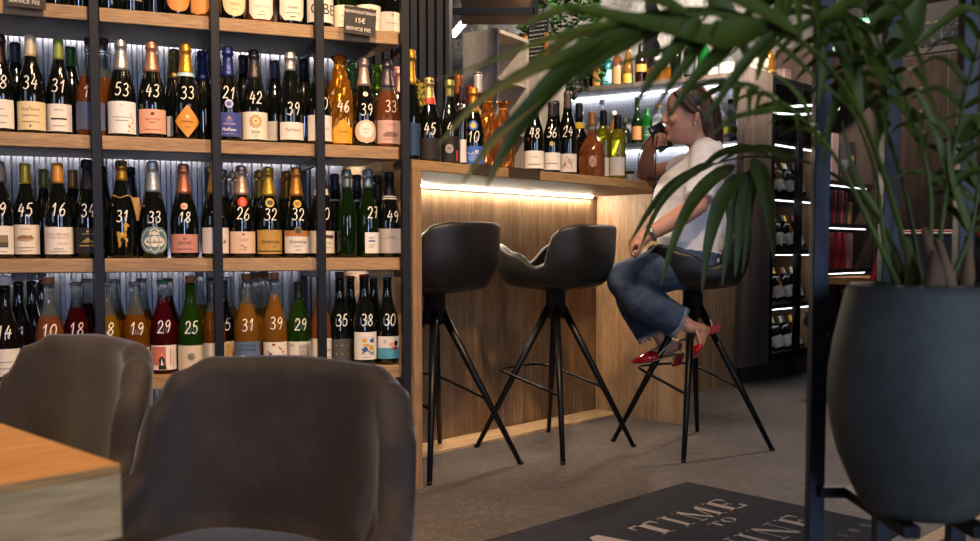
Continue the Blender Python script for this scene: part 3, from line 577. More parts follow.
for px, typ, g, foil, cap, dsc in [(45, 'burg', 'dk', '#6a6430', 'caps', 'dark bottle with olive capsule between bottles 45 and 16'), (74, 'burg', 'dk', '#8a5c20', 'caps', 'dark bottle with brown capsule right of bottle 16'), (103, 'champ', 'dk', '#242327', 'foil', 'black foiled bottle in shadow behind the second upright of third shelf'), (131, 'champ', 'dk', '#1f1f22', 'foil', 'black foiled bottle behind the poodle bottle'),
     (223, 'champ', 'dk', '#77716f', 'foil', 'bottle with dull silver foil right of the middle upright of third shelf'), (233, 'champ', 'dk', '#9a8a7c', 'foil', 'bottle with dull pinkish foil behind bottle 26'), (260, 'champ', 'dk', '#a8863a', 'foil', 'gold foiled bottle directly behind the golden label'), (287, 'champ', 'dk', '#b07a34', 'foil', 'orange gold foiled bottle behind the orange banded label'),
     (335, 'champ', 'dk', '#26262a', 'caps', 'black foiled bottle with white neck rings right of bottle 70'), (357, 'champ', 'dk', '#232327', 'caps', 'black foiled bottle behind the unlabelled green bottle'), (377, 'champ', 'dk', '#2b2b2f', 'foil', 'black foiled bottle behind bottle 27')]:
    S(px, 2, typ, g, foil, None, dict(c='#d9d2c6', z0=.02, z1=.085) if px in (357,) else None, dsc, d=.158, cap=cap, s=(.96, .96), ring=[(.2, .006, '#c9c5c0')] if px in (335, 357) else None)
# ---- lowest shelf, front
S(6, 3, 'burg', 'dr', '#d8d0ca', '14', dict(c='#e4dcd2', z0=.016, z1=.1, ha=1.3, art=[fine(.06, .05), fine(.04, .04)]), 'brown bottle numbered 14 sealed with white wax at far left of lowest shelf', cap='stopper')
S(50, 3, 'burg', 'ro', '#a5673c', '10', dict(c='#cfc6ba', z0=.016, z1=.09), 'rose bottle numbered 10 with large cork above the left armchair', cap='cork', fill=.19, s=(1.05, 1.0))
S(77, 3, 'burg', 'rd', '#b9aba4', '18', dict(c='#cfc6ba', z0=.016, z1=.09), 'clear bottle of red numbered 18 with silver crown cap', cap='crown', fill=.215)
S(107.5, 3, 'burg', 'ye', '#b9a79a', '18', dict(c='#cfc6ba', z0=.016, z1=.09), 'clear bottle of yellow wine numbered 18 right of second upright', cap='crown', fill=.19)
S(136, 3, 'burg', 'am', '#b9a79a', '19', dict(c='#cfc6ba', z0=.016, z1=.09), 'clear bottle of amber wine numbered 19 with silver crown cap', cap='crown', fill=.2, s=(1.05, 1))
S(163.5, 3, 'burg', 'rd', '#2f8a4c', '29', dict(c='#e9e2d8', z0=.014, z1=.094, ha=1.2, art=[('rect', -.04, .006, .03, .09, '#c8705e'), ('poly', [(-.018, .016), (-.016, .05), (-.008, .06), (.002, .05), (.008, .016)], '#24201f'), ('poly', [(-.010, .03), (-.008, .052), (-.002, .03)], '#efe8de'), ('oval', -.007, .064, .004, .005, '#d8a890'), ('rect', .02, .023, .03, .085, '#c86a50'), ('rect', .03, .032, .02, .08, '#8a8078')]), 'clear bottle of red numbered 29 with green crown cap and pink picture label', cap='crown', fill=.25, s=(1.02, 1.02))
S(191, 3, 'burg', 'gr', '#a2622e', '25', dict(c='#d9c9ae', z0=.010, z1=.092, ha=1.3, art=[('oval', 0, .056, .009, .008, INK), ('oval', 0, .056, .006, .005, '#d9c9ae'), ('oval', 0, .056, .003, .003, INK)]+[('line', [(.007*math.cos(a), .056+.007*math.sin(a)), (.011*math.cos(a+.5), .056+.011*math.sin(a+.5)), (.013*math.cos(a+.9), .056+.013*math.sin(a+.9))], .0013, INK) for a in [2*PI*i/7 for i in range(7)]]), 'green bottle numbered 25 with brown cork and black eye emblem on cream label', cap='cork', s=(1.02, 1.0))
S(214, 3, 'burg', 'am', '#9a8a7c', None, dict(c='#d8cfc2', z0=.016, z1=.094, ha=1.25), 'amber bottle with plain cream label behind the middle upright of lowest shelf', cap='crown', s=(.95, 1), fill=.2)
S(223.5, 3, 'burg', 'dk', '#3a4048', '15', dict(c='#e3dac8', z0=.016, z1=.092, ha=1.2, art=[('poly', [(0, .035), (.03, .05), (.03, .075), (.012, .085), (0, .07)], '#dcae62')]), 'dark bottle numbered 15 with cream and orange label right of the middle upright', cap='caps', d=.09)
S(247, 3, 'burg', 'wh', '#9a6436', '31', dict(c='#5d7391', z0=.014, z1=.098, ha=1.3, art=[('text', "L'AMOUR", .012, 0, .082, '#2f3f58'), ('text', 'DU RISQUE', .012, 0, .068, '#2f3f58'), ('poly', [(-.045, .02), (-.04, .04), (-.022, .054), (-.004, .052), (.004, .042), (.002, .034), (.012, .03), (.012, .02)], '#dcd8ce'), ('poly', [(-.03, .03), (-.016, .045), (-.006, .04), (-.012, .03)], '#42506a')]), 'bottle of orange wine numbered 31 with blue label and white wave', cap='cork', fill=.225, s=(1.03, 1.02))
S(275, 3, 'burg', 'wh', '#a56a3c', '39', dict(c='#e9e2d6', z0=.014, z1=.094, ha=1.25, art=[('oval', .012*i-.032, .024+.0155*((i*7) % 5), .0035+.0012*(i % 3), .0035+.001*(i % 2), ['#2f3566', '#a8322c', '#b38a2c', '#5a4a7a', '#b0512c'][(i*3) % 5]) for i in range(6)]+[('oval', .013*i-.028, .03+.0155*((i*3+2) % 4), .003, .003, ['#a8322c', '#2f3566', '#4a4670', '#b38a2c'][i % 4]) for i in range(5)]), 'bottle of orange wine numbered 39 with colourful dots on white label', cap='cork', fill=.235, s=(1.0, 1.03))
S(299, 3, 'burg', 'gr', '#26301c', '29', dict(c='#e0d9cf', z0=.014, z1=.092, ha=1.3, art=[('text', 'Vins', .010, -.03, .076, INK), ('rect', -.006, .042, .022, .082, '#b5b1ab'), ('line', [(-.002, .03), (.01, .06), (.02, .04), (.036, .075)], .0016, '#55524e'), ('line', [(0, .07), (.02, .075), (.038, .03)], .0012, '#55524e'), ('line', [(.004, .026), (.03, .05)], .0012, '#55524e')]), 'green bottle numbered 29 with dark rim and grey sketch on its label', cap='caps', s=(1.0, .99))
S(321, 3, 'tall', 'ro', '#c9a07c', None, dict(c='#e4ddd2', z0=.014, z1=.098, ha=1.3, art=[('text', 'C.T. Li', .008, .022, .086, '#55504a'), script(.055, .04, '#4a4642', .02, .0014), fine(.034, .03, u=.02), fine(.024, .03, u=.02)]), 'tall rose bottle with script label behind the third upright of lowest shelf', cap='cork', s=(1, .93))
S(340, 3, 'burg', 'dk', '#4c3526', '35', dict(c='#4e4a46', z0=.012, z1=.092, ha=1.2, art=[('oval', -.02+.02*(i % 3), .04+.03*(i//3), .0025, .002, '#c9a85a') for i in range(6)]), 'dark bottle numbered 35 with brown cork and charcoal label with gold dots', cap='cork', s=(1, 1.03))
S(364.5, 3, 'burg', 'dk', '#9c2f38', '38', dict(c='#e6dfd4', z0=.022, z1=.118, ha=1.2, art=[('rect', -.022, .028, .04, .105, '#ddd6cb'), ('poly', [(-.02, .09), (-.005, .1), (0, .085), (-.012, .08)], '#d0a032'), ('poly', [(.008, .09), (.026, .1), (.026, .08), (.012, .082)], '#3c5a96'), ('poly', [(-.02, .06), (-.004, .07), (.004, .056), (-.016, .05)], '#3c5a96'), ('poly', [(.004, .066), (.02, .074), (.026, .058), (.012, .052)], '#d0a032'), ('poly', [(-.018, .075), (.0, .078), (.016, .07), (-.006, .068)], '#d0a032'), ('line', [(-.018, .044), (0, .054), (.018, .043), (.026, .05)], .004, '#33487a'), fine(.03, .03)]), 'dark bottle numbered 38 with red crown cap and yellow and blue pattern label', cap='crown', s=(1.02, 1.06))
S(387.5, 3, 'burg', 'dk', '#9aa4aa', '30', dict(c='#e2dcd4', z0=.022, z1=.1, ha=1.2, art=[('rect', -.048, .048, .022, .06, '#4f9cb0'), ('oval', .008, .072, .012, .008, '#d8a090'), ('oval', .024, .076, .009, .01, '#2a1c1c'), ('oval', .02, .058, .012, .006, '#b0322c'), ('oval', -.018, .084, .006, .006, '#c8bcb0'), fine(.03, .03, '#2f5a66', -.02)]), 'dark bottle numbered 30 with silver crown cap and swimmer picture on label', cap='crown', s=(1.0, 1.05))
for px, typ, g, foil, cap, fill, dsc in [(20, 'burg', 'dr', '#8e8a8c', 'stopper', 0, 'dark bottle with grey wax seal second from left on lowest shelf'), (33, 'burg', 'dr', '#86838a', 'stopper', 0, 'dark bottle with grey wax seal third from left on lowest shelf'), (43, 'burg', 'dk', '#77777e', 'stopper', 0, 'dark bottle with grey wax seal left of the big cork'), (88, 'burg', 'rd', '#8a8688', 'crown', .215, 'clear bottle of red behind bottle of red 18'), (116, 'burg', 'am', '#8a8688', 'crown', .2, 'clear bottle of amber wine behind yellow bottle 18'),
     (143, 'burg', 'am', '#77757a', 'crown', .2, 'clear bottle of amber wine behind bottle 19'), (169, 'burg', 'rd', '#2c6a44', 'crown', .24, 'red bottle with green crown cap behind bottle of red 29'), (200, 'tall', 'ye', '#b5b1ac', 'crown', .2, 'tall clear bottle of yellow wine right of the eye emblem'), (229, 'burg', 'wh', '#b0aca8', 'crown', .2, 'amber bottle with clear neck behind bottle 15'), (256, 'burg', 'wh', '#7f5638', 'cork', .2, 'amber bottle with cork behind and right of the blue label'), (265, 'burg', 'wh', '#8a5a38', 'cork', .2, 'amber bottle with dark cork left of the dotted label'), (351, 'burg', 'gd', '#a03040', 'crown', 0, 'dark green bottle with red crown cap between bottles 35 and 38'), (374, 'burg', 'dk', '#8d949a', 'crown', 0, 'dark bottle with silver crown cap between bottles 38 and 30')]:
    S(px, 3, typ, g, foil, None, None, dsc, d=.150, cap=cap, fill=fill, s=(.97, 1.03))
# ---- topmost shelf (only the bottle feet show)
LC = '#e8dcc4'
S(178, 0, 'champ', 'dk', '#c9a23e', None, dict(shape='oval', c='#d68d4a', z0=.012, z1=.12, ha=1.0), 'dark bottle with orange oval label on topmost shelf left of the middle upright', s=(.95, 1))
S(197, 0, 'champ', 'am', '#c9a23e', None, dict(shape='oval', c='#d8924e', z0=.022, z1=.14, ha=1.2), 'bottle with wide orange oval label on topmost shelf beside the middle upright', s=(.98, 1), d=.07)
S(233, 0, 'champ', 'dk', '#8a3a3a', None, dict(shape='oval', c='#e5cfa6', z0=.012, z1=.12, ha=.95, art=[script(.05, .03), fine(.035, .02)]), 'dark bottle with cream oval label on topmost shelf', s=(1, 1))
S(260, 0, 'fat', 'ro', '#c9a89a', None, dict(shape='shield', c='#eadfcd', z0=.016, z1=.11, ha=.98, art=[script(.055, .05, '#8a5a4a'), fine(.04, .012, RED), fine(.03, .03)]), 'rose bottle with cream label on topmost shelf', s=(.8, 1))
S(290.5, 0, 'champ', 'dk', '#8a8a3a', None, dict(shape='shield', c='#e8dec9', z0=.016, z1=.12, ha=1.1, art=[('text', 'Castell', .013, 0, .055, '#7a6a58'), fine(.04, .05), ('rect', -.01, .01, .026, .029, '#6a5a48')]), 'dark bottle with shield shaped cream label and script on topmost shelf', s=(1.0, 1))
S(319.5, 0, 'champ', 'dk', '#3a3a3a', None, dict(c='#e6dfd2', z0=.018, z1=.13, ha=1.25, art=[('text', 'OBE', .05, .006, .045, '#3a3a40')]), 'dark bottle with large grey block letters on label behind topmost third upright', s=(1.06, 1))
S(345, 0, 'champ', 'gd', '#9aa23a', None, dict(c='#eae0ca', z0=.012, z1=.085, ha=1.2, art=[('text', 'ROULE', .012, 0, .045, '#7a4a40'), fine(.06, .03), fine(.028, .05)]), 'green bottle with white label reading red capitals on topmost shelf', s=(.98, 1))
S(368, 0, 'champ', 'dk', '#c9a23e', '53', dict(c='#eae1cf', z0=.010, z1=.10, ha=1.2, art=[fine(.05, .05, '#b09a84'), ('oval', 0, .084, .005, .005, '#cfae5a')]), 'dark bottle numbered 53 with cream label beside the right price card of topmost shelf', s=(1.0, 1), d=.06)
S(389, 0, 'champ', 'dk', '#c9a23e', '21', dict(c='#e8dfd0', z0=.018, z1=.09, ha=1.1, art=[fine(.05, .05, '#9a8a78'), ('oval', 0, .08, .005, .004, '#cfae5a'), ('rect', -.05, .05, .018, .023, '#b5893c')]), 'dark bottle numbered 21 with gold edged cream label at right end of topmost shelf', s=(.98, 1), d=.07)
FD = 'plain dark bottle foot on topmost shelf, '
for px, w in [(-4, 'left of the left price card'), (56, 'first right of the left price card'), (79, 'beside the second upright'), (109, 'right of the second upright'), (131, 'middle of the second bay'), (154, 'left of the orange labels')]:
    S(px, 0, 'burg', 'dk', '#5a2a2a', None, dict(c='#8a8478', z0=.05, z1=.1, ha=1.0) if px in (79, 131) else None, FD+w, cap='caps')
for px, w in [(23, 'behind the left price card'), (213, 'behind the middle upright'), (306, 'half hidden left of the block letter label')]:
    S(px, 0, 'burg', 'dk', '#5a2a2a', None, None, FD+w, cap='caps', d=.12)
# ---- chalk price cards clipped on the topmost shelf edge
def price_card(pxl, pxr, label, rot):
    ul, ur = SHF.u_at(pxl, -.036, 15), SHF.u_at(pxr, -.036, 15); w = ur-ul; h = .086
    loc = SHF.w((ul+ur)/2, -.0365, 1.515); t = thing('price_card', label, 'sign', loc, SHF.r, 'chalk price cards on the rack')
    def rr(x, y, z): return (x*math.cos(rot)-z*math.sin(rot), y, x*math.sin(rot)+z*math.cos(rot))
    m = MB(); m.box(-w/2, w/2, -.001, .001, 0, h, fr=rr); m.build('card', plain('#35322f', .7), t)
    m = MB(); m.box(-.012, .012, .001, .04, h*.52, h*.545, fr=rr); m.build('clip', BLACKM, t)
    m = MB()
    for s_, size, u, z in [('TEENINOUSTERION', .0125, .0, .066), ('15\u20ac', .022, .0, .037), ('SERVICE FEE', .0150, -.004, .012)]:
        v, f = text2d(s_, size); m.add([rr(a+u, -.0016, b+z) for a, b in v], f)
    m.build('chalk_writing', plain('#e6dfd2', .9, var=0), t)
price_card(6, 46, 'black chalk card reading 15 euro service fee on the left of topmost shelf', -.03)
price_card(343, 375, 'black chalk card reading 15 euro service fee at right end of topmost shelf', -.06)

# ================================================================== bar
bar = fthing(BAR, 'bar_counter', 'oak bar counter with warm lit knee recess and overhanging top', 'bar counter')
m = MB(); m.box(0, 1.757, 0, .60, 1.1, 1.136); m.box(1.757, 3.15, .50, .60, 1.1, 1.136); m.build('counter_top', OAK_X, bar, .002)
m = MB(); m.box(0, .042, .001, .60, 0, 1.1); m.build('end_panel', OAK_V, bar, .0015)
m = MB(); m.box(.042, 3.15, .53, .56, 0, 1.1); m.build('front_panel', wood('oak_panel', '#6c543b', '#8e7050', '#aa8b66', 'z', .26, .5, .7), bar)
m = MB(); m.box(1.717, 1.757, .001, .53, 0, 1.1); m.build('support_panel', OAK_V, bar, .0015)
m = MB(); m.box(.042, 1.717, .372, .53, 0, .015); m.build('footboard', OAK_P, bar, .002)
m = MB(); m.box(.05, 1.66, .514, .529, 1.0915, 1.0985); m.build('light_strip', glow('#ffeed6', 210.0), bar)
m = MB(); m.box(.045, 1.715, .524, .5295, 1.086, 1.0915); m.build('light_profile', BLACKM, bar)

def price_tag(pxl, pxr, label):
    ul, ur = BAR.u_at(pxl, -.003, 172), BAR.u_at(pxr, -.003, 172); m = MB()
    m.box(-(ur-ul)/2, (ur-ul)/2, -.0015, .0015, -.033, .006)
    t = thing('card_holder', label, 'card holder', BAR.w((ul+ur)/2, -.0025, 1.134), BAR.r, 'dark card holders on the bar edge')
    m.build('card', plain('#3b2e24', .6), t); m = MB(); m.box(-(ur-ul)/2, (ur-ul)/2, -.0015, .06, .0022, .0042); m.build('flap', plain('#3b2e24', .6), t)
price_tag(472, 495, 'dark card hanging over the bar edge, the left of two')
price_tag(509, 540, 'dark card hanging over the bar edge, the right of two')

# ---- bottles on the bar
def bar_spot(px, pybase):
    p = onz(px, pybase, 1.136)
    return p
def BB(px, v, typ, glass, foil, num, lab, desc, **kw):
    u = BAR.u_at(px, v, 140); p = BAR.w(u, v, 1.136)
    return bottle(px, (p, facecam(p)), typ, glass, foil, num, lab, desc, group='bottles standing on the bar', **kw)
tb_ = BB(411, .075, 'tall', 'dk', '#d9a43a', None, dict(c='#27405e', z0=.02, z1=.13, ha=1.0), 'tall dark bottle with yellow gold foil at the left end of the bar', cap='foil', s=(1.0, 1.16))  # blue label patch paints a bluish reflection on the glass
m = MB(); rn = random.Random(8)
for k in range(120):
    a = rn.uniform(0, 6.28); r_ = rn.uniform(0, .013); z_ = rn.uniform(.19, .27); q = Vector((.036+r_*math.cos(a), -.012+r_*math.sin(a), z_)); m.tube([q, q+Vector((rn.uniform(-.008, .008), rn.uniform(-.008, .008), rn.uniform(-.012, .004)))], [.0022, .0008], 4)
m.tube([(.017, 0, .29), (.03, -.006, .275), (.036, -.012, .26)], .0012, 5)
m.build('yellow_tassel', plain('#b5a83a', .9), tb_)
BB(429, .07, 'champ', 'dk', '#cdb274', '45', dict(c='#1c1716', z0=.01, z1=.085, ha=1.3), 'champagne bottle numbered 45 with pale gold foil and red neck band on the bar', s=(1.02, .96), ring=[(.205, .022, '#b03a2c')], numz=.115)
BB(449.5, .07, 'burg', 'dk', '#8f8a4e', '4', dict(c='#181514', z0=.008, z1=.10, ha=1.3, art=[('oval', 0, .055, .015, .017, '#9a9690'), ('text', 'M', .017, 0, .049, '#181514'), ('rect', .026, .034, .012, .05, '#b5343a')]), 'dark bottle with olive foil and round grey emblem on black label on the bar', cap='short', s=(.95, 1.02), numz=.13)
BB(458.5, .155, 'bord', 'dr', '#8a4f28', None, dict(c='#ddd6cc', z0=.15, z1=.20, ha=1.1, art=[fine(.17, .04)]), 'tall red wine with wood brown capsule and white label behind the first bar bottles', cap='caps', s=(1.0, 1.17))
BB(473.5, .075, 'champ', 'dk', '#d2953a', '10', dict(c='#3b64b5', z0=.008, z1=.075, ha=1.2, art=[script(.045, .05, '#b9c4e0', 0, .0026), ('oval', 0, .03, .02, .012, '#6f8fd0'), ('oval', .014, .055, .008, .006, '#b9c4e0')]), 'champagne bottle numbered 10 with amber foil and bright blue label on the bar', s=(.92, .94), numz=.11, seal=(.15, .018, '#3a62a8', '#d8b24a'))
BB(470.5, .24, 'bord', 'dr', '#8f1f2a', None, None, 'red capsuled bottle behind the blue label bottle on the bar', cap='caps', s=(1, 1.13))
BB(478, .19, 'tall', 'rd', '#d9d3cb', None, dict(shape='oval', c='#2c1c1a', z0=.20, z1=.25, ha=.9, art=[('oval', 0, .225, .012, .014, '#c9b8a0')]), 'tall bottle with white cap and round neck emblem at the back of the bar', cap='caps', s=(1.1, 1.16))
for px, v, h, sd, w in [(488, .13, .29, 11, 'the taller'), (503, .075, .255, 12, 'the shorter')]:
    u = BAR.u_at(px, v, 130); p = BAR.w(u, v, 1.136)
    wrapped(p, facecam(p), 'wrapped_bottle', 'bottle wrapped in amber cellophane on the bar, %s of the two' % w, 'bottle', '#b8702c', h, .043, False, None, 'bottles standing on the bar', sd)
BB(461.5, .07, 'bord', 'dr', '#2a2422', None, dict(c='#d9d2c8', z0=.012, z1=.095, ha=1.0), 'slim dark bottle with tall white label between two darker bar bottles', cap='caps', s=(.56, .98))
BB(534, .085, 'burg', 'dk', '#2c2a2a', '48', dict(c='#e4dfd6', z0=.016, z1=.085, ha=1.2, art=[('rect', -.026, .026, .03, .0335, '#8a827a'), fine(.06, .03)]), 'dark bottle numbered 48 with wide white label on the bar behind the palm leaf', cap='caps', s=(1.0, 1.02))
BB(551.5, .08, 'burg', 'dk', '#3a3430', '36', dict(c='#e4dfd6', z0=.016, z1=.085, ha=1.2, art=[('rect', -.026, .026, .04, .0435, '#8a827a'), ('oval', 0, .12, .008, .01, '#c9a85a')]), 'dark bottle numbered 36 with white label right of bottle 48 on the bar', cap='caps', s=(.92, .98), numz=.165)
BB(556, .17, 'burg', 'dk', '#2b2b30', None, None, 'plain dark bottle behind the two white label bottles on the bar', cap='caps', s=(.9, 1.08))
BB(567.5, .085, 'burg', 'dk', '#6d5d4e', '24', dict(c='#dcd4cc', z0=.014, z1=.088, ha=1.15, art=[('line', [(-.02+.01*(i % 5), .03+.012*((i*2) % 5)) for i in range(9)], .0016, '#b0403a'), ('line', [(.02-.011*(i % 4), .028+.013*((i*3) % 4)) for i in range(8)], .0012, '#4a4440')]), 'dark bottle numbered 24 with red scribble drawing on its label on the bar', cap='caps', s=(1.0, 1.17))
BB(579, .19, 'burg', 'dk', '#26262a', None, dict(shape='oval', c='#d8c23a', z0=.22, z1=.25, ha=.9), 'dark bottle with small yellow neck tag behind the scribble label bottle', cap='caps', s=(.95, 1.12))
BB(592.5, .31, 'burg', 'dk', '#202024', None, None, 'black capsuled bottle standing behind the fat rose bottle', cap='caps', s=(.98, 1.1))
BB(592, .075, 'fat', 'ro', '#a5713c', None, dict(shape='oval', c='#b98a72', z0=.04, z1=.09, ha=.25, art=[('line', [(-.012, .045), (-.004, .06), (0, .07), (.004, .06), (.012, .045)], .002, '#6a4a3c')]), 'wide round rose bottle with wooden-brown capsule on the bar', cap='caps', fill=.20, s=(.97, 1.0))
BB(603.5, .15, 'bord', 'yg', '#1e1f22', None, dict(c='#d6d0c6', z0=.02, z1=.10, ha=.9), 'yellow-green wine with black capsule behind and right of the rose bottle', cap='caps', s=(1.0, 1.04))
BB(617.5, .09, 'bord', 'yg', '#1e1f22', None, dict(c='#d6d0c6', z0=.02, z1=.10, ha=1.0, ), 'yellow-green wine with black capsule and pale label, rightmost of the bar bottles', cap='caps', s=(1.0, .96))
u = BAR.u_at(630, .10, 170); p = BAR.w(u, .10, 1.136)
t = thing('glass_jar', 'small glass jar with dark lid on the bar near the raised elbow', 'jar', p)
m = MB(); m.lathe([(.018, 0), (.021, .004), (.021, .03), (.018, .036)], 18); m.build('jar_body', GL['cl'], t); m = MB(); m.lathe([(.0195, .036), (.0195, .046), (.018, .047)], 18); m.build('lid', BLACKM, t)

# ================================================================== bar stools
def cosint(knots, x):
    for (a, ya), (b, yb) in zip(knots, knots[1:]):
        if a <= x <= b:
            t = (x-a)/(b-a); t = (1-math.cos(PI*t))/2; return ya+(yb-ya)*t
    return knots[-1][1]
def bucket(rx, ry, pw, zb, zs, rim, th, lean=.1, edge=.86, N=96, base=.05, front=1.0):
    """upholstered tub: closed skin round outside, rim and inside.  +Y is where the sitter faces"""
    mb = MB(); rings = []
    def R0(a):
        c, s = abs(math.sin(a)), abs(math.cos(a))
        k = 1/((c/rx)**pw+(s/(ry*(front if math.cos(a) > 0 else 1)))**pw)**(1/pw); return k
    rows = []
    for r in (.02, .45, .75, .9): rows.append(('b', r))
    for s in (0, .08, .2, .4, .6, .8, .93, 1.0): rows.append(('o', s))
    for k in (25, 60, 90, 120, 155): rows.append(('r', k))
    for s in (1.0, .93, .8, .6, .4, .2, .05): rows.append(('i', s))
    for r in (.9, .7, .4, .02): rows.append(('s', r))
    for typ, q in rows:
        ring = []
        for i in range(N):
            a = 2*PI*i/N; d = abs((math.degrees(a)+180) % 360-180); h = cosint(rim, d); k = R0(a)
            ztop = zb+h; zw = zb+base
            fl = lambda s: edge+(1-edge)*min(1, s*2.2)**.6+lean*s*(h/rim[-1][1])*.5
            if typ == 'b': r, z = k*edge*q, zb+.02*q**3
            elif typ == 'o': r, z = k*fl(q), zb+.02+(ztop-th/2-zb-.02)*q
            elif typ == 'r': r = k*fl(1)-th/2+th/2*math.cos(R(q)); z = ztop-th/2+th/2*math.sin(R(q))
            elif typ == 'i':
                zi = min(zs, ztop-th*.4); r = k*fl(max(q, .25))-th; z = zi+(ztop-th/2-zi)*q
            else:
                zi = min(zs, ztop-th*.4); r = (k*fl(.25)-th)*q; z = zi+(zs-zi)*(1-q**2)*.9
            ring.append((r*math.sin(a), r*math.cos(a), z))
        rings.append(ring)
    mb.loft(rings); return mb
STOOLRIM = [(0, .095), (22, .11), (50, .19), (78, .155), (104, .10), (112, .112), (120, .222), (130, .255), (146, .266), (180, .268)]
def stool(u, v, legrot, facing, label, back_z=(0, 0, 0, 0)):
    P = BAR.w(u, v, 0); t = thing('bar_stool', label, 'bar stool', P, 0, 'black leather bar stools at the bar')
    Rf = Matrix.Rotation(facing, 4, 'Z'); Rl = Matrix.Rotation(BAR.r+legrot, 4, 'Z')
    sh = bucket(.228, .222, 2.6, .665, .735, STOOLRIM, .032, .10, .80)
    sh.v = [tuple(Rf @ Vector(q)) for q in sh.v]; sh.build('seat_shell', LEATHER, t)
    m = MB(); prev = []
    for sx in (-1, 1):
        pts = []
        for k in range(9):
            d = 110; a = sx*R(d); s = k/8; rr = .228*(.80+.2*min(1, s*2.2)**.6)+.004*s
            pts.append(Rf @ Vector((rr*math.sin(a)*1.005, rr*math.cos(a), .672+.085*s)))
        m = MB(); m.tube(pts, .002, 6); m.build('piping', LEATHER, t)
    m = MB(); m.lathe([(.036, .545), (.042, .56), (.042, .66), (.075, .668), (.075, .676)], 20); m.build('hub', BLACKM, t)
    lm = BLACK; F = .235
    for i, (sx, sy) in enumerate(((-1, -1), (1, -1), (1, 1), (-1, 1))):
        a = Rl @ Vector((sx*.018, sy*.018, .60)); b = Rl @ Vector((sx*F, sy*F, back_z[i]))
        m = MB(); m.tube([a, a.lerp(b, .5), b], [.0165, .0135, .0095], 14); lg = m.build('leg', lm, t)
        m = MB(); m.lathe([(.0085, 0), (.0102, .002), (.0102, .012)], 12, (b.x, b.y, b.z)); m.build('foot_cap', BLACKM, lg)
    # foot rail: from the two near legs round in front of the far ones
    k = F*(1-.25/.6)
    q = [(-k, -k, .25), (-k-.012, -k+.02, .256), (-.15, .02, .288), (-.148, .14, .314), (-.135, .185, .323), (-.10, .203, .327), (0, .206, .328), (.10, .203, .327), (.135, .185, .323), (.148, .14, .314), (.15, .02, .288), (k+.012, -k+.02, .256), (k, -k, .25)]
    m = MB(); m.tube([Rl @ p for p in catmull(q, 5)], .0062, 10); m.build('foot_rail', lm, t)
    return t
face = lambda az: -R(az)          # azimuth clockwise from the viewing direction
stool(.333, .25, R(-1.5), face(-52), 'black leather bar stool nearest the wine rack', (0, 0, .016, .016))
stool(.903, .12, 0, face(-52), 'empty black leather bar stool in the middle beside the seated woman')
stool(1.32, -.28, R(-18), face(-84), 'black leather bar stool the woman is sitting on')

# ================================================================== back bar
bk = fthing(BKB, 'back_bar', 'lit back bar shelving with pale patterned back panel behind the counter', 'shelving')
m = MB(); m.box(-1.36, .0, 0, .27, 1.905, 1.935); m.build('shelf_board', GREYOAK, bk)
m = MB(); m.box(-1.30, .0, .05, .27, 1.515, 1.540); m.build('shelf_board', plain('#3a3a3c', .5), bk)
m = MB(); m.box(-1.30, .0, .0, .29, .0, 1.02); m.build('base_cabinet', GREYOAK, bk)
m = MB(); m.box(-1.33, -1.30, .0, .30, 0, 1.905); m.build('side_panel', plain('#2b2a2a', .5), bk)
ptn = bpy.data.materials.new('patterned_panel'); ptn.use_nodes = True; N = ptn.node_tree.nodes; L = ptn.node_tree.links; pb = N['Principled BSDF']
tc = N.new('ShaderNodeTexCoord'); mp = N.new('ShaderNodeMapping'); mp.inputs['Rotation'].default_value = (0, R(45), 0); mp.inputs['Scale'].default_value = (60, 60, 60)
ck = N.new('ShaderNodeTexChecker'); ck.inputs['Scale'].default_value = 1; ck.inputs[1].default_value = srgb('#b9b9bd'); ck.inputs[2].default_value = srgb('#cfcfd4')
L.new(tc.outputs['Object'], mp.inputs[0]); L.new(mp.outputs[0], ck.inputs[0]); L.new(ck.outputs[0], pb.inputs['Base Color']); pb.inputs['Roughness'].default_value = .4
m = MB(); m.box(-1.30, .0, .275, .29, 1.02, 1.905); m.build('back_panel', ptn, bk)
for z, nm in ((1.905, 0), (1.515, 1)):
    m = MB(); m.box(-1.29, -.01, .24, .252, z-.011, z-.002); m.build('light_strip', glow('#eef2ff', 12.0), bk)
def KB(px, z, v, typ, glass, foil, lab, desc, **kw):
    u = BKB.u_at(px, v, 110); p = BKB.w(u, v, z)
    return bottle(px, (p, facecam(p)), typ, glass, foil, None, lab, desc, group='spirit bottles on the back bar', name='spirit_bottle', **kw)
Z1, Z2 = 1.540, 1.935
LW = dict(c='#d9d0bc', z0=.03, z1=.10, ha=1.0)
KB(581, Z1, .15, 'spirit', 'am', '#c9c0b0', None, 'amber bottle with pale cap at left of the lit back bar shelf', cap='stopper', s=(.9, 1.0), fill=.12)
KB(602, Z1, .15, 'tall', 'cl', '#d8d6d0', dict(c='#c8502c', z0=.10, z1=.12, ha=1.0), 'tall clear bottle on the lit back bar shelf', cap='stopper', s=(.95, .9))
KB(614, Z1, .15, 'spirit', 'wh', '#d0c8c0', dict(c='#e0d8d0', z0=.04, z1=.1, ha=1.0), 'orange spirit bottle with white label on the lit back bar shelf', cap='stopper', s=(.8, .9))
KB(625, Z1, .15, 'squat', 'ol', '#3a3a2a', None, 'squat olive bottle on the lit back bar shelf', cap='stopper', s=(.75, .9))
KB(637, Z1, .14, 'tall', 'gd', '#27331c', dict(c='#b0703a', z0=.03, z1=.12, ha=1.0), 'tall green bottle with copper label left of the gin bottle', cap='caps', s=(1.05, .96))
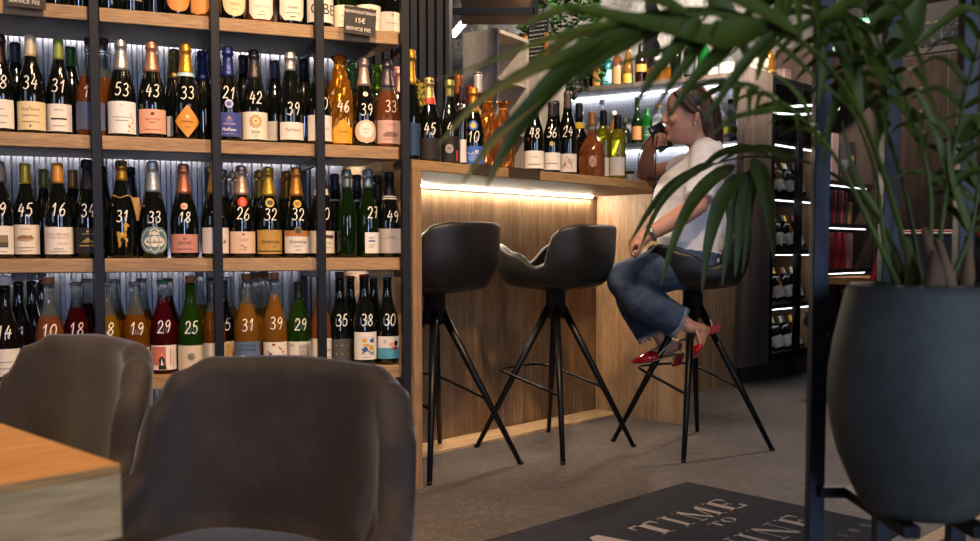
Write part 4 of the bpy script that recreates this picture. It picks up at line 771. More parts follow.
KB(647, Z1, .16, 'spirit', 'gg', '#2a6a34', dict(c='#1f4a26', z0=.03, z1=.12, ha=1.0, art=[fine(.08, .03, '#cfd8c0'), fine(.06, .04, '#cfd8c0')]), 'bright green square-shouldered bottle on the lit back bar shelf', cap='caps', s=(.95, 1.0))
KB(658.5, Z1, .15, 'spirit', 'cl', '#9a6a3a', dict(c='#ddd0ae', z0=.02, z1=.13, ha=1.1, art=[('text', 'FT', .03, 0, .06, '#6a5a48')]), 'clear bottle with cork and tall cream label beside the woman\'s forehead', cap='stopper', s=(1.0, 1.0))
KB(719, Z1, .15, 'spirit', 'cl', '#3a2a2a', dict(c='#d8d0c4', z0=.03, z1=.1, ha=1.0), 'clear bottle with dark cap behind the woman\'s hair', cap='stopper', s=(.85, .95))
KB(730.5, Z1, .13, 'squat', 'cl', '#2c2422', dict(c='#a0a02a', z0=.03, z1=.07, ha=1.2), 'squat clear bottle with olive label beside the tall cabinet', cap='stopper', s=(.85, 1.25))
KB(597, Z2, .12, 'spirit', 'wh', '#7a3f1c', dict(c='#b4702c', z0=.02, z1=.11, ha=1.2), 'amber whisky bottle at left end of the top back bar shelf', cap='stopper', s=(.85, .92))
KB(607, Z2, .12, 'bord', 'te', '#4aa6a8', dict(c='#8fc9c8', z0=.03, z1=.12, ha=1.0), 'turquoise spirit bottle on the top back bar shelf', cap='caps', s=(1.05, .86))
KB(617, Z2, .13, 'spirit', 'ro', '#c9c4bc', dict(c='#d08a52', z0=.02, z1=.14, ha=1.2), 'orange spirit bottle right of the turquoise bottle', cap='stopper', s=(.85, 1.1))
KB(627.5, Z2, .13, 'tall', 'wh', '#1c1a1a', dict(c='#d9a33a', z0=.02, z1=.08, ha=1.2), 'amber bottle with black stopper and yellow label on the top back bar shelf', cap='stopper', s=(1.0, .88))
KB(640.5, Z2, .12, 'bord', 'br', '#241c18', dict(c='#b98a3a', z0=.08, z1=.13, ha=1.2), 'dark brown whisky bottle with gold label on the top back bar shelf', cap='caps', s=(1.1, .9))
KB(659, Z2, .12, 'squat', 'am', '#c9c0b4', None, 'wide amber decanter on the top back bar shelf', cap='stopper', s=(1.7, .8))
KB(675, Z2, .14, 'bord', 'dk', '#1c1c1e', None, 'black bottle right of the decanter on the top back bar shelf', cap='caps', s=(1, .92))
KB(689, Z2, .13, 'spirit', 'dk', '#2a2422', dict(c='#3a3f3a', z0=.03, z1=.12, ha=1.0), 'dark green bottle behind the palm leaf on the top back bar shelf', cap='stopper', s=(.95, 1.12))
KB(703, Z2, .13, 'bord', 'gg', '#2b5a30', None, 'green bottle near the right end of the top back bar shelf', cap='caps', s=(1, .9))
KB(713, Z2, .12, 'squat', 'cl', '#cfc8be', dict(c='#dcd2c2', z0=.01, z1=.06, ha=1.2), 'squat clear bottle with white label at right end of top back bar shelf', cap='stopper', s=(.8, .85))
KB(726, Z2, .12, 'squat', 'cl', '#8a8a86', dict(c='#c9bfae', z0=.01, z1=.08, ha=1.2), 'round clear bottle on top back bar shelf next to the cabinet', cap='stopper', s=(1.0, 1.0))
KB(588, Z2, .14, 'spirit', 'dk', '#1c1c1e', None, 'dark bottle under the ivy at left of the top back bar shelf', cap='stopper', s=(.9, .9))

# ================================================================== tall cabinet, wine fridge, book shelves (one run along the wall)
V0 = .50
cab = fthing(BAR, 'tall_cabinet', 'tall grey-brown oak cabinet left of the wine fridge', 'cabinet')
ua, ub = BAR.u_at(743, V0), BAR.u_at(770.5, V0)
pl = [(ua, V0), (ub-.003, V0), (ub-.003, .655), (3.225, .59), (ua, .552)]
m = MB(); m.add([(x, y, zz) for zz in (.10, 1.95) for x, y in pl], [(4, 3, 2, 1, 0), (5, 6, 7, 8, 9)]+[(j, (j+1) % 5, (j+1) % 5+5, j+5) for j in range(5)]); m.build('carcass', GREYOAK, cab, .002)
m = MB(); m.box(3.29, ub-.003, V0+.03, .59, 0, .10); m.build('plinth', DARKWOOD, cab)
uf = BAR.u_at(825, V0)
fr = fthing(BAR, 'wine_fridge', 'tall black framed wine fridge with two glass doors and lit shelves', 'fridge')
m = MB(); m.box(ub, ub+.02, V0+.03, V0+.45, .10, 1.95); m.box(uf-.02, uf, V0+.03, V0+.45, .10, 1.95); m.box(ub, uf, V0+.45, V0+.47, .10, 1.95); m.box(ub, uf, V0+.03, V0+.45, .10, .13); m.box(ub, uf, V0+.03, V0+.45, 1.90, 1.95); m.build('carcass', BLACKM, fr)
m = MB(); m.box(ub, uf, V0+.05, 1.1, 0, .10); m.build('plinth', DARKWOOD, fr)
m = MB(); m.box(ub+.02, uf-.02, V0+.43, V0+.45, .13, 1.90); m.build('back_panel', wood('fridge_oak', '#8a6a4c', '#a98763', '#bd9c76', 'z', 0, .5), fr)
um = (ub+uf)/2
FZ = [.13, .47, .83, 1.19, 1.55]
for z in FZ[1:]:
    m = MB(); m.box(ub+.02, uf-.03, V0+.05, V0+.43, z-.03, z); m.build('shelf_board', DARKWOOD, fr)
for z in FZ[1:]:
    m = MB(); m.box(ub+.03, uf-.03, V0+.055, V0+.075, z-.036, z-.032); m.build('light_strip', glow('#f2f4ff', 9.0), fr)
for a, b in ((ub+.003, um-.003), (um+.003, uf-.003)):
    m = MB(); w_ = .03
    m.box(a, a+w_, V0-.002, V0+.028, .11, 1.94); m.box(b-w_, b, V0-.002, V0+.028, .11, 1.94); m.box(a+w_, b-w_, V0-.002, V0+.028, .11, .16); m.box(a+w_, b-w_, V0-.002, V0+.028, 1.89, 1.94)
    d = m.build('door_frame', BLACKM, fr)
    m = MB(); m.box(a+w_, b-w_, V0+.010, V0+.016, .16, 1.89); m.build('glass_pane', plain('#ffffff', .01, trans=1.0, ior=1.12, var=0), d)
m = MB(); m.box(um-.035, um-.028, V0-.03, V0-.002, .8, 1.3); m.build('handle', BLACKM, fr)
# bottles leaning in the fridge
cols = [('dk', '#2a2a2e'), ('gd', '#8a8a4a'), ('wh', '#d9b23a'), ('dk', '#c9c0b0'), ('dr', '#6a2a2a')]
shelfw = ['bottom', 'second lowest', 'middle', 'second highest', 'top']
ordn = ('first', 'second', 'third', 'fourth', 'fifth', 'sixth', 'seventh')
for si, z in enumerate(FZ):
    for k in range(7):
        g, c = cols[(k*2+si) % 5]; P_ = BAR.w(ub+.20+.078*k, V0+.11+.02*(k % 2), z+.016)
        t = bottle(0, (P_, facecam(P_)), 'bord', g, c, None, dict(c='#d8d2c6', z0=.02, z1=.10, ha=1.1), '%s capped bottle leaning on %s fridge shelf, %s from left' % ({'#2a2a2e': 'black', '#8a8a4a': 'olive', '#d9b23a': 'yellow', '#c9c0b0': 'cream', '#6a2a2a': 'dark red'}[c], shelfw[si], ordn[k]), group='bottles in the wine fridge', cap='caps', s=(.85, .80))
        t.rotation_euler = (R(-8), R(-20), t.rotation_euler.z)
m = MB(); m.box(uf-.026, uf-.02, V0+.035, V0+.43, .13, 1.90); m.build('inner_side_panel', MC['fridge_oak'], fr)
us = BAR.u_at(882, V0)
bs = fthing(BAR, 'book_shelves', 'dark open shelves with strip lights right of the wine fridge', 'shelving')
m = MB(); m.box(uf+.005, uf+.03, V0+.02, 1.0, 0, 2.0); m.box(us-.15, us-.12, V0+.02, 1.0, 0, 2.0); m.build('side_panel', DARKWOOD, bs)
m = MB(); m.box(uf+.005, us-.12, .98, 1.0, 0, 2.0); m.build('back_panel', plain('#26221f', .7), bs)
for px, py in ((842, 181), (842, 223.5), (842, 269)):
    z = BAR.hit(px, py, V0+.02)[1]
    m = MB(); m.box(uf+.03, us-.15, V0+.02, .98, z-.03, z); m.build('shelf_board', DARKWOOD, bs)
    m = MB(); m.box(uf+.05, us-.2, V0+.05, V0+.058, z-.037, z-.032); m.build('light_strip', glow('#f2f4ff', 5.0), bs)
SZ = [BAR.hit(842, y, V0+.02)[1] for y in (181, 223.5, 269)]
m = MB(); m.box(us-.12, us+.6, V0, V0+.5, 0, 2.35); m.build('end_panel', DARKWOOD, bs)
m = MB(); m.box(uf+.005, us-.12, V0-.02, V0+.4, 2.0, 2.27); m.build('fascia', DARKWOOD, bs)
def shelf_box(name, px, w, h, dpt, z, col, label, cat, grp, tilt=0, mats=None, title=None):
    v = V0+.12; u = BAR.u_at(px, v, 250); t = thing(name, label, cat, BAR.w(u, v, z), BAR.r, grp)
    m = MB(); m.box(-w/2, w/2, 0, dpt, 0, h); m.build('cover' if name == 'book' else 'box_body', plain(col, .55), t, .002)
    if name == 'book':
        m = MB(); m.box(-w/2+.003, w/2-.003, .006, dpt-.004, h, h+.001); m.build('page_block', plain('#d9d0c0', .8), t)
    elif title:
        m = MB(); m.box(-w*.3, w*.3, -.001, 0, h*.55, h*.68); m.build('gold_mark', plain('#b99a4a', .5), t)
    return t
shelf_box('gift_box', 833.5, .11, .36, .11, SZ[0], '#a98a80', 'tall pinkish gift box on the upper book shelf', 'box', 'boxes on the upper book shelf')
shelf_box('gift_box', 850, .12, .32, .11, SZ[0], '#33292a', 'dark gift box with gold mark on the upper book shelf', 'box', 'boxes on the upper book shelf', title=1)
v = V0+.07; u = BAR.u_at(845, v, 170); t = thing('wine_glass', 'wine glass in front of the dark gift box', 'glass', BAR.w(u, v, SZ[0]))
m = MB(); m.lathe([(.03, 0), (.03, .003), (.005, .006), (.004, .07), (.02, .085), (.033, .11), (.032, .14), (.026, .165)], 18, cap=False); m.build('glass_bowl', GL['cl'], t)
for i, (px, w, h, c, lb) in enumerate([(827.5, .02, .22, '#d8d2c8', 'thin white book on the middle book shelf'), (831, .025, .24, '#26232a', 'black book beside the thin white book'), (835, .03, .25, '#7a1f24', 'dark red book on the middle book shelf'), (839, .018, .26, '#2c2c33', 'slim black book right of the dark red book'), (842.5, .025, .25, '#a83a34', 'bright red book on the middle book shelf'), (846, .02, .24, '#3a3236', 'charcoal book at right of the bright red book'), (850.5, .035, .17, '#8a6a3c', 'short tan book at right end of middle book shelf')]):
    shelf_box('book', px, w, h, .17, SZ[1], c, lb, 'book', 'books on the middle book shelf')
for i, (px, w, h, c, lb) in enumerate([(831, .10, .26, '#8c1f1e', 'thick red book at left on the lowest book shelf'), (839.5, .05, .27, '#a82a26', 'red book in the middle of the lowest book shelf'), (845, .03, .27, '#9c2422', 'slim red book on the lowest book shelf'), (851, .07, .265, '#b5746e', 'faded pink book at right on the lowest book shelf')]):
    shelf_box('book', px, w, h, .19, SZ[2], c, lb, 'book', 'books on the lowest book shelf')
# things on top of the cabinet run
def top_pt(px, v, z): return BAR.w(BAR.u_at(px, v, 60), v, z)
p = top_pt(769, .58, 1.95); bottle(0, (p, facecam(p)), 'spirit', 'am', '#c9a24a', None, dict(c='#c9a850', z0=.02, z1=.14, ha=1.3, metal=1), 'gold beaded bottle on top of the tall cabinet', cap='foil' if False else 'stopper', s=(.95, .8), name='spirit_bottle')
p = top_pt(756, .585, 1.95); t = thing('ceramic_bowl', 'pale ceramic bowl on top of the tall cabinet', 'bowl', p); m = MB(); m.lathe([(.05, 0), (.075, .01), (.08, .06), (.078, .085), (.07, .085), (.068, .02)], 24); m.build('bowl_body', plain('#c8b79c', .5), t)
m = MB(); m.lathe([(.066, .075), (.03, .08), (.001, .08)], 20); m.build('filling', plain('#8a7a66', .9), t)
p = top_pt(784, .66, 1.95); t = thing('gift_box', 'small dull pink box on top of the cabinet beside the gold bottle', 'box', p, BAR.r); m = MB(); m.box(-.045, .045, -.03, .03, 0, .10); m.build('box_body', plain('#7c625a', .6), t, .003); m = MB(); m.box(-.047, .047, -.032, .032, .085, .104); m.build('lid', plain('#6c544c', .6), t, .002)
# right-hand low cabinet turned towards the room, with corks on top
q0 = BAR.w(us, V0); RC = Frame(q0.x, q0.y, 46.3-90)      # X runs towards the viewer's right, Y into the wall
rc = fthing(RC, 'curtain_cabinet', 'brown panelled cabinet with olive curtain panels at the right edge', 'cabinet')
m = MB(); m.box(.02, 2.6, .03, .6, 0, 2.30); m.build('carcass', DARKWOOD, rc)
for k in range(6):
    a = .04+k*.42
    m = MB(); N_ = 24
    pr = [(a+.40*i/N_, .028-.012-.008*math.cos(i*1.35)) for i in range(N_+1)]
    vs = [(x, y, z) for x, y in pr for z in (.02, 2.28)]; m.add(vs, [(2*i, 2*i+2, 2*i+3, 2*i+1) for i in range(N_)], 0, True)
    m.box(a, a+.4, .02, .03, .02, 2.28)
    m.build('curtain_panel', noisemat('olive_curtain', [(.3, '#2c220e'), (.7, '#3a2e14')], 6, .9, .2, .005) if k % 2 else noisemat('brown_curtain', [(.3, '#2c1d12'), (.7, '#3c2919')], 6, .9, .2, .005), rc)
m = MB(); m.box(0, 2.6, .0, .62, 2.30, 2.34); m.build('cabinet_top', DARKWOOD, rc)
def rtop(px, v, z): return RC.w(RC.u_at(px, v, 45), v, z)
p = rtop(938, .25, 2.34); t = thing('glass_bowl', 'large clear glass bowl of corks on the right-hand cabinet', 'bowl', p)
m = MB(); m.lathe([(.12, 0), (.16, .015), (.19, .09), (.20, .20), (.19, .21), (.18, .09), (.15, .025), (.001, .02)], 32, cap=False); m.build('bowl_body', plain('#eef2f2', .02, trans=.96, ior=1.1, var=0), t)
rnd = random.Random(5); ckm = [plain('#c79a63', .8), plain('#b58650', .8), plain('#d6b07c', .8)]; cm = MB(); cm.lathe([(.0105, -.022), (.0115, -.018), (.0115, .018), (.0105, .022)], 12); cme = [cm.mesh('cork', k) for k in ckm]; k = 0
for lz in range(6):
    for i in range(13 if lz < 5 else 8):
        rr = (.125+.012*lz if lz < 5 else .10)*math.sqrt(rnd.uniform(.25, 1)); a = 2*PI*i/13+lz*.4
        o = link('cork', cme[k % 3]); o.location = (p.x+rr*math.cos(a), p.y+rr*math.sin(a), p.z+.05+.032*lz); o.rotation_euler = (rnd.uniform(0, 3), rnd.uniform(0, 3), rnd.uniform(0, 3))
        tag(o, 'used wine cork in the pile filling the clear glass bowl', 'cork', 'corks in the glass bowl'); k += 1
# exit signs
def exit_sign(px, py, Y, w, h, label, pict):
    p = atY(px, py, Y); t = thing('exit_sign', label, 'sign', p, facecam(p)); m = MB(); m.box(-w/2, w/2, -.012, .012, -h/2, h/2); m.build('sign_body', glow('#bfe6d8' if pict else '#1f9a58', .4), t)
    m = MB()
    if pict: m.add([(-.03, -.0135, .055), (-.012, -.0135, .06), (.03, -.0135, -.05), (.012, -.0135, -.058)], [(0, 3, 2, 1)]); m.add([(-.035, -.0135, -.06), (.04, -.0135, -.06), (.04, -.0135, -.068), (-.035, -.0135, -.068)], [(0, 1, 2, 3)])
    else: m.add([(-.03, -.0135, .0), (.0, -.0135, .025), (.0, -.0135, -.025)], [(0, 2, 1)]); m.add([(.0, -.0135, .01), (.035, -.0135, .01), (.035, -.0135, -.01), (.0, -.0135, -.01)], [(0, 3, 2, 1)])
    m.build('pictogram', glow('#0f7a44', .5) if pict else glow('#dff5ea', .9), t)
    m = MB(); m.tube([(0, 0, h/2), (0, 0, 3.1-p.z)], .006, 8); m.build('hanger', BLACKM, t)
exit_sign(834, 44, 6.4, .085, .13, 'lit pale sign with green running stroke above the book shelves', True)
exit_sign(864, 23, 6.6, .09, .06, 'small lit green arrow sign higher up at right', False)
# ring lamp's reflection in the fridge glass, built as a hung glowing ring
p = atY(806, 110, 5.35); t = thing('ring_reflection', 'thin white glowing ring standing for a lamp reflection in the wine fridge', 'reflection', p)
m = MB(); m.tube([(.17*math.cos(2*PI*k/48), .17*math.sin(2*PI*k/48), 0) for k in range(48)], .0065, 8, closed=True); m.build('light_ring', glow('#f4fff8', 2.6), t)
m = MB()
for k in range(3): a = 2*PI*k/3+.4; m.tube([(.17*math.cos(a), .17*math.sin(a), .004), (0, 0, 3.1-p.z)], .0012, 5)
m.build('suspension_wires', BLACKM, t)
# table and chairs far right
p = onz(872, 340, 0); 
def far_chair(px, Y, ztop, rz, label, seatc, piping=None):
    q = atY(px, 265, Y); t = thing('lounge_chair', label, 'chair', (q.x, q.y, 0), rz)
    b = bucket(.30, .28, 3.0, .30, .42, [(0, .10), (40, .14), (70, .26), (115, .32), (145, ztop-.30), (180, ztop-.30)], .05, .08, .85, 64); b.build('seat_shell', seatc, t)
    for sx, sy in ((-1, -1), (1, -1), (1, 1), (-1, 1)):
        m = MB(); m.tube([(sx*.16, sy*.15, .31), (sx*.22, sy*.2, 0)], [.016, .01], 10); m.build('leg', BLACKM, t)
    if piping:
        pts = []
        for k in range(31):
            a = R(105+k*5); h = cosint([(0, .10), (40, .14), (70, .26), (115, .32), (145, ztop-.30), (180, ztop-.30)], abs((math.degrees(a)+180) % 360-180))
            c, s = abs(math.sin(a)), abs(math.cos(a)); kk = 1/((c/.30)**3+(s/.28)**3)**(1/3)
            pts.append((kk*1.03*math.sin(a), kk*1.03*math.cos(a), .30+h))
        m = MB(); m.tube(pts, .012, 8); m.build('red_piping', plain('#b0141a', .45), t)['label'] = 'bright red piping'
far_chair(852, 6.15, .74, R(60), 'black lounge chair by the orange-brown table near the book shelves', LEATHER)
far_chair(928, 4.6, .92, R(150), 'dark lounge chair with red piping behind the palm stems', LEATHER, True)
p = atY(885, 277, 5.4); t = thing('side_table', 'orange-brown wooden table behind the plant pot', 'table', (p.x, p.y, 0), R(46.3))
zt = p.z
m = MB(); m.box(-.24, .24, -.24, .24, zt-.04, zt); m.build('table_top', TABLEWOOD, t, .003)
for sx, sy in ((-1, -1), (1, -1), (1, 1), (-1, 1)):
    m = MB(); m.box(sx*.2-.02, sx*.2+.02, sy*.2-.02, sy*.2+.02, 0, zt-.04); m.build('leg', BLACKM, t)

# ================================================================== left background behind the bar
p = atY(497, 28, 5.1); CW = Frame(p.x, p.y, -32.7); zc = p.z
ul = CW.u_at(462.5, 0, 33); wl = -ul
t = fthing(CW, 'wooden_cabinet', 'pale wooden cabinet with open side behind the bar bottles', 'cabinet'); dp = .33
m = MB(); m.box(-wl, 0, 0, .02, 0, zc); m.build('front_panel', CRATE, t, .002)
m = MB(); m.box(-wl, 0, dp-.02, dp, 0, zc); m.build('rear_panel', CRATE, t)
m = MB(); m.box(-wl, 0, .02, dp-.02, zc-.02, zc); m.build('top_panel', CRATE, t)
m = MB(); m.box(-wl, -wl+.02, .02, dp-.02, 0, zc-.02); m.build('inner_panel', CRATE, t)
for z in (zc-.25, zc-.52, zc-.8): 
    m = MB(); m.box(-wl+.02, -.004, .02, dp-.02, z-.018, z); m.build('shelf_board', CRATE, t)
p = atY(541, 64, 5.6); C2 = Frame(p.x, p.y, -32.7); w2 = -C2.u_at(505, 0, 64)
t = fthing(C2, 'wooden_cabinet', 'lower wooden cabinet under the chalkboard stand behind the palm leaf', 'cabinet')
m = MB(); m.box(-w2, 0, .0, .3, 0, p.z); m.build('carcass', CRATE, t, .003)
for k in range(2): m = MB(); m.box(-w2+.01+k*w2/2, -w2/2-.005+k*w2/2, -.012, 0, .05, p.z-.06); m.build('door', CRATE, t, .002)
pz = p.z
# chalkboard stand on it
q = C2.w(C2.u_at(536, .1, 40), .1, pz); t = thing('chalkboard_stand', 'black chalkboard with rows of white writing in an orange wooden stand', 'chalkboard', q, C2.r)
m = MB(); m.box(-.066, .066, -.006, .006, .04, .30, fr=lambda x, y, z: (x, y+z*.12, z)); m.build('chalkboard', plain('#1d1d1f', .7), t)
m = MB()
rn = random.Random(3)
for k in range(9):
    x = -.055
    while x < .05:
        w_ = rn.uniform(.008, .022); z = .275-k*.025; m.add([(a, -.0072+b*.12, b) for a, b in ((x, z), (min(x+w_, .058), z+.001), (min(x+w_, .058), z+.0045), (x, z+.0045))], [(0, 1, 2, 3)]); x += w_+.006
m.build('chalk_writing', plain('#cfcbc4', .9, var=0), t)
for sx in (-1, 1): m = MB(); m.box(sx*.072-.008, sx*.072+.008, -.012, .012, 0, .2); m.build('leg', plain('#a86a34', .6), t)
m = MB(); m.box(-.066, .066, -.014, -.006, .03, .045); m.build('ledge', plain('#a86a34', .6), t)
# hanging rack of dark beams and boards top left
HA = Frame(*(atY(447, 20, 4.55).to_2d()), 0); xr = (530-447)/955*4.7
t = fthing(HA, 'hanging_rack', 'black steel hanging rack with wooden boards at the top left of the bar', 'rack')
for z, dy in ((1.935, .0), (2.025, .03), (2.115, .06)):
    m = MB(); m.box(0, xr, dy, dy+.02, z-.0, z+.03); m.build('rail', BLACKM, t)
    m = MB(); m.box(.06, xr-.01, dy+.02, dy+.26, z+.012, z+.03); m.build('board', wood('rack_board', '#a08876', '#b39a86', '#c0a894', 'x', 0, .6), t)
m = MB(); m.box(xr-.005, xr+.02, 0, .03, 1.935, 3.1); m.box(xr-.005, xr+.02, .3, .33, 1.935, 3.1); m.box(.0, .02, 0, .03, 1.935, 3.1); m.build('hanger', BLACKM, t)
# strip lamp behind
pa, pb2 = atY(454, 34, 6.6), atY(464, 22, 6.9); t = thing('tube_lamp', 'short bright tube lamp glimpsed between wall and cabinet', 'lamp', pa)
m = MB(); m.tube([(0, 0, 0), pb2-pa], .022, 10); m.build('tube', glow('#f4f6ff', 14.0), t); m = MB(); m.tube([pb2-pa, Vector((pb2.x-pa.x, pb2.y-pa.y, 3.1-pa.z))], .006, 6); m.build('hanger', BLACKM, t)
# ivy
def ivy(px, py, Y, w, h, n, label, seed):
    p = atY(px, py, Y); rnd = random.Random(seed); t = thing('trailing_ivy', label, 'plant', (p.x, p.y, 2.72))
    m = MB(); m.lathe([(.09, .06), (.12, .2), (.125, .22), (.11, .22), (.1, .16), (.001, .16)], 20); m.build('hanging_pot', plain('#4a3d34', .7), t)
    m = MB(); m.tube([(0, 0, .2), (0, 0, .38)], .004, 6); m.build('hanger', BLACKM, t)
    vines = []; m = MB()
    for k in range(16):
        a = 2*PI*k/16; x, y = math.cos(a)*.1, math.sin(a)*.1; pts = [(x*.5, y*.5, .18), (x*1.2, y*1.2, .2)]; L_ = h*rnd.uniform(.45, 1); ex = rnd.uniform(.6, 1.0)*w
        for s in range(1, 9): pts.append((x*1.2+math.cos(a)*ex*math.sin(s/8*1.6)+rnd.uniform(-.02, .02), y*1.2+math.sin(a)*ex*.5*math.sin(s/8*1.6)+rnd.uniform(-.02, .02), .2-L_*s/8))
        c = catmull(pts, 3); vines.append(c); m.tube(c, .003, 5)
    m.build('vines', plain('#3a3a1e', .8), t)
    m = MB()
    for i in range(n):
        c = rnd.choice(vines); q = c[rnd.randrange(3, len(c))]+Vector((rnd.uniform(-.05, .05), rnd.uniform(-.05, .05), rnd.uniform(-.04, .04)))
        s = rnd.uniform(.030, .055); rot = Matrix.Rotation(rnd.uniform(0, 6.28), 3, 'Z') @ Matrix.Rotation(rnd.uniform(-.4, 1.3), 3, 'X')
        lf = [(0, 0, 0), (-.55, .25, .06), (-.75, .75, .0), (-.3, .8, .08), (0, 1.35, -.1), (.3, .8, .08), (.75, .75, .0), (.55, .25, .06), (0, .6, -.03)]
        m.add([q+rot @ (Vector(a)*s) for a in lf], [(0, 8, 2, 1), (8, 4, 3, 2), (8, 6, 5, 4), (0, 7, 6, 8)])
    m.build('foliage', IVYM, t)
ivy(563, 40, 6.3, .17, 1.10, 1100, 'bushy trailing ivy hanging against the stone wall left of the shelves', 4)
ivy(790, 5, 6.3, .16, .50, 320, 'small trailing ivy hanging above the tall cabinet', 9)

# ================================================================== floor mat
GLY = {
 'T': [rect(.36, .64, 0, 1), rect(0, 1, .93, 1), [(0, .72), (.05, .72), (.10, .93), (0, .93)], [(.95, .72), (1, .72), (1, .93), (.9, .93)], rect(.22, .78, 0, .045)],
 'I': [rect(.30, .70, 0, 1), rect(.05, .95, 0, .045), rect(.05, .95, .955, 1)],
 'M': [rect(.12, .16, 0, 1), [(.06, 1), (.26, 1), (.55, .0), (.47, 0)], [(.80, 1), (.84, 1), (.54, 0), (.49, 0)], rect(.78, .95, 0, 1), rect(.02, .27, 0, .045), rect(.70, 1.03, 0, .045), rect(.0, .2, .955, 1), rect(.82, 1.03, .955, 1)],
 'E': [rect(.14, .40, 0, 1), rect(.02, .90, .94, 1), rect(.4, .70, .475, .525), rect(.02, .95, 0, .06), [(.84, .72), (.90, .72), (.90, .94), (.76, .94)], [(.88, .28), (.95, .28), (.95, .06), (.78, .06)], rect(.66, .71, .38, .62)],
 'W': [[(.02, 1), (.22, 1), (.40, 0), (.32, 0)], [(.50, 1), (.55, 1), (.38, 0), (.33, 0)], [(.42, 1), (.62, 1), (.76, 0), (.68, 0)], [(.92, 1), (.96, 1), (.75, 0), (.7, 0)], rect(-.04, .28, .955, 1), rect(.38, .66, .955, 1), rect(.82, 1.04, .955, 1)],
 'N': [rect(.12, .16, 0, 1), [(.06, 1), (.28, 1), (.90, 0), (.72, 0)], rect(.84, .88, 0, 1), rect(.0, .3, 0, .045), rect(-.02, .2, .955, 1), rect(.72, 1.0, .955, 1)],
 'O': [[(.5+.5*math.cos(t), .5+.52*math.sin(t)), (.5+.5*math.cos(t2), .5+.52*math.sin(t2)), (.5+.26*math.cos(t2), .5+.47*math.sin(t2)), (.5+.26*math.cos(t), .5+.47*math.sin(t))] for t, t2 in [(2*PI*k/20, 2*PI*(k+1)/20) for k in range(20)]]}
c1 = onz(687, 483.5, 0)
mt = thing('door_mat', 'dark navy floor mat with pale serif lettering in front of the bar stools', 'mat', (c1.x, c1.y, 0), math.atan2(.693, .721))
# local x = reading direction (towards the far corner), local -y = towards the viewer
m = MB(); m.box(-1.35, 0, -.783, 0, .0005, .007); m.build('mat_pile', MATM, mt, .002)
def word(s_, x0, x1, y0, y1, ws, gap=.07):
    m = MB(); tot = sum(ws)+gap*(len(s_)-1); k = (x1-x0)/tot; x = x0
    for ch, w_ in zip(s_, ws):
        for pl in GLY[ch]: m.add([(x+a*w_*k, y0+(y1-y0)*b, .0078) for a, b in pl], [tuple(range(len(pl)))])
        x += (w_+gap)*k
    m.build('lettering', LETM, mt)
LETM = plain('#a39a98', .95, var=.25, scale=500)
word('TIME', -.61, -.12, -.32, -.208, [.9, .42, 1.1, .85], .22)
word('TO', -.405, -.288, -.388, -.348, [.9, 1.0], .2)
word('WINE', -.62, -.125, -.584, -.466, [1.15, .42, 1.0, .85], .2)
word('ION', -.22, -.06, -.70, -.668, [.4, 1, 1], 2.2)
m = MB(); m.add([(x, y, .0078) for x, y in ((-.76, -.19), (-.725, -.19), (-.70, -.30), (-.83, -.30))], [(0, 3, 2, 1)])
m.add([(x, y, .0078) for x, y in ((-.78, -.31), (-.75, -.31), (-.75, -.6), (-.78, -.6))], [(0, 3, 2, 1)])
m.build('emblem', LETM, mt)
a, b = onz(918, 540.6, 0), onz(944.5, 527, 0); d = (b-a).normalized(); nn = Vector((d.y, -d.x, 0)); mm = MB()
A0, A1 = a-d*1.2, a+d*2.2
mm.add([(q.x, q.y, z) for z in (0.0, .004) for q in (A0, A1, A1+nn*.045, A0+nn*.045)], [(4, 5, 6, 7)[::-1], (0, 1, 5, 4), (1, 2, 6, 5), (2, 3, 7, 6), (3, 0, 4, 7)])
struct(mm.build('trim_2', OAK_P), 'pale wooden strip set in the floor at the lower right')

# ================================================================== foreground table and armchairs
tc_ = atY(121, 463.5, 1.08)
TB = Frame(tc_.x, tc_.y, 46.3)     # local -x towards the viewer's left front, +y away to the left
tb = thing('dining_table', 'thick orange-brown wooden table with pale edge at the lower left corner', 'table', (tc_.x, tc_.y, 0), TB.r); zt = tc_.z
m = MB(); m.box(-.8, 0, 0, 1.5, zt-.012, zt); m.build('table_top', TABLEWOOD, tb, .002)
m = MB(); m.box(-.8, -.0005, .0005, 1.5, zt-.085, zt-.012); m.build('table_edge', TABLEEDGE, tb)
for x in (-.72, -.10):
    for y in (.10, 1.4): m = MB(); m.box(x-.03, x+.03, y-.03, y+.03, 0, zt-.085); m.build('leg', BLACKM, tb)
def armchair(px, Y, ztop, az, label):
    q = atY(px, 300, Y); t = thing('armchair', label, 'armchair', (q.x, q.y, 0), -R(az), 'velvet armchairs at the table')
    zb = .20; hb = ztop-zb
    rim = [(0, .10), (60, .11), (92, .145), (104, .19), (112, hb*.50), (120, hb*.78), (129, hb*.925), (142, hb*.985), (180, hb)]
    b = bucket(.305, .255, 2.6, zb, .30, rim, .062, .12, .80, 160); b.build('upholstered_shell', VELVET, t)
    m = MB(); rings = []
    for r, z in ((.02, .300), (.165, .300), (.185, .306), (.19, .316), (.185, .326), (.15, .336), (.02, .340)):
        ring = []
        for i in range(48):
            a = 2*PI*i/48; c, s_ = abs(math.sin(a)), abs(math.cos(a)); k = 1/((c)**3+(s_)**3)**(1/3); ring.append((r*k*math.sin(a)*.88, r*k*math.cos(a)*.92+.01, z))
        rings.append(ring)
    m.loft(rings); m.build('seat_cushion', VELVET, t)
    for sx, sy in ((-1, -1), (1, -1), (1, 1), (-1, 1)):
        m = MB(); m.tube([(sx*.15, sy*.15, .215), (sx*.20, sy*.20, 0)], [.017, .010], 12); m.build('leg', BLACKM, t)
    return t
armchair(214, 1.54, .635, 201, 'dark brown-grey velvet armchair in the centre foreground')
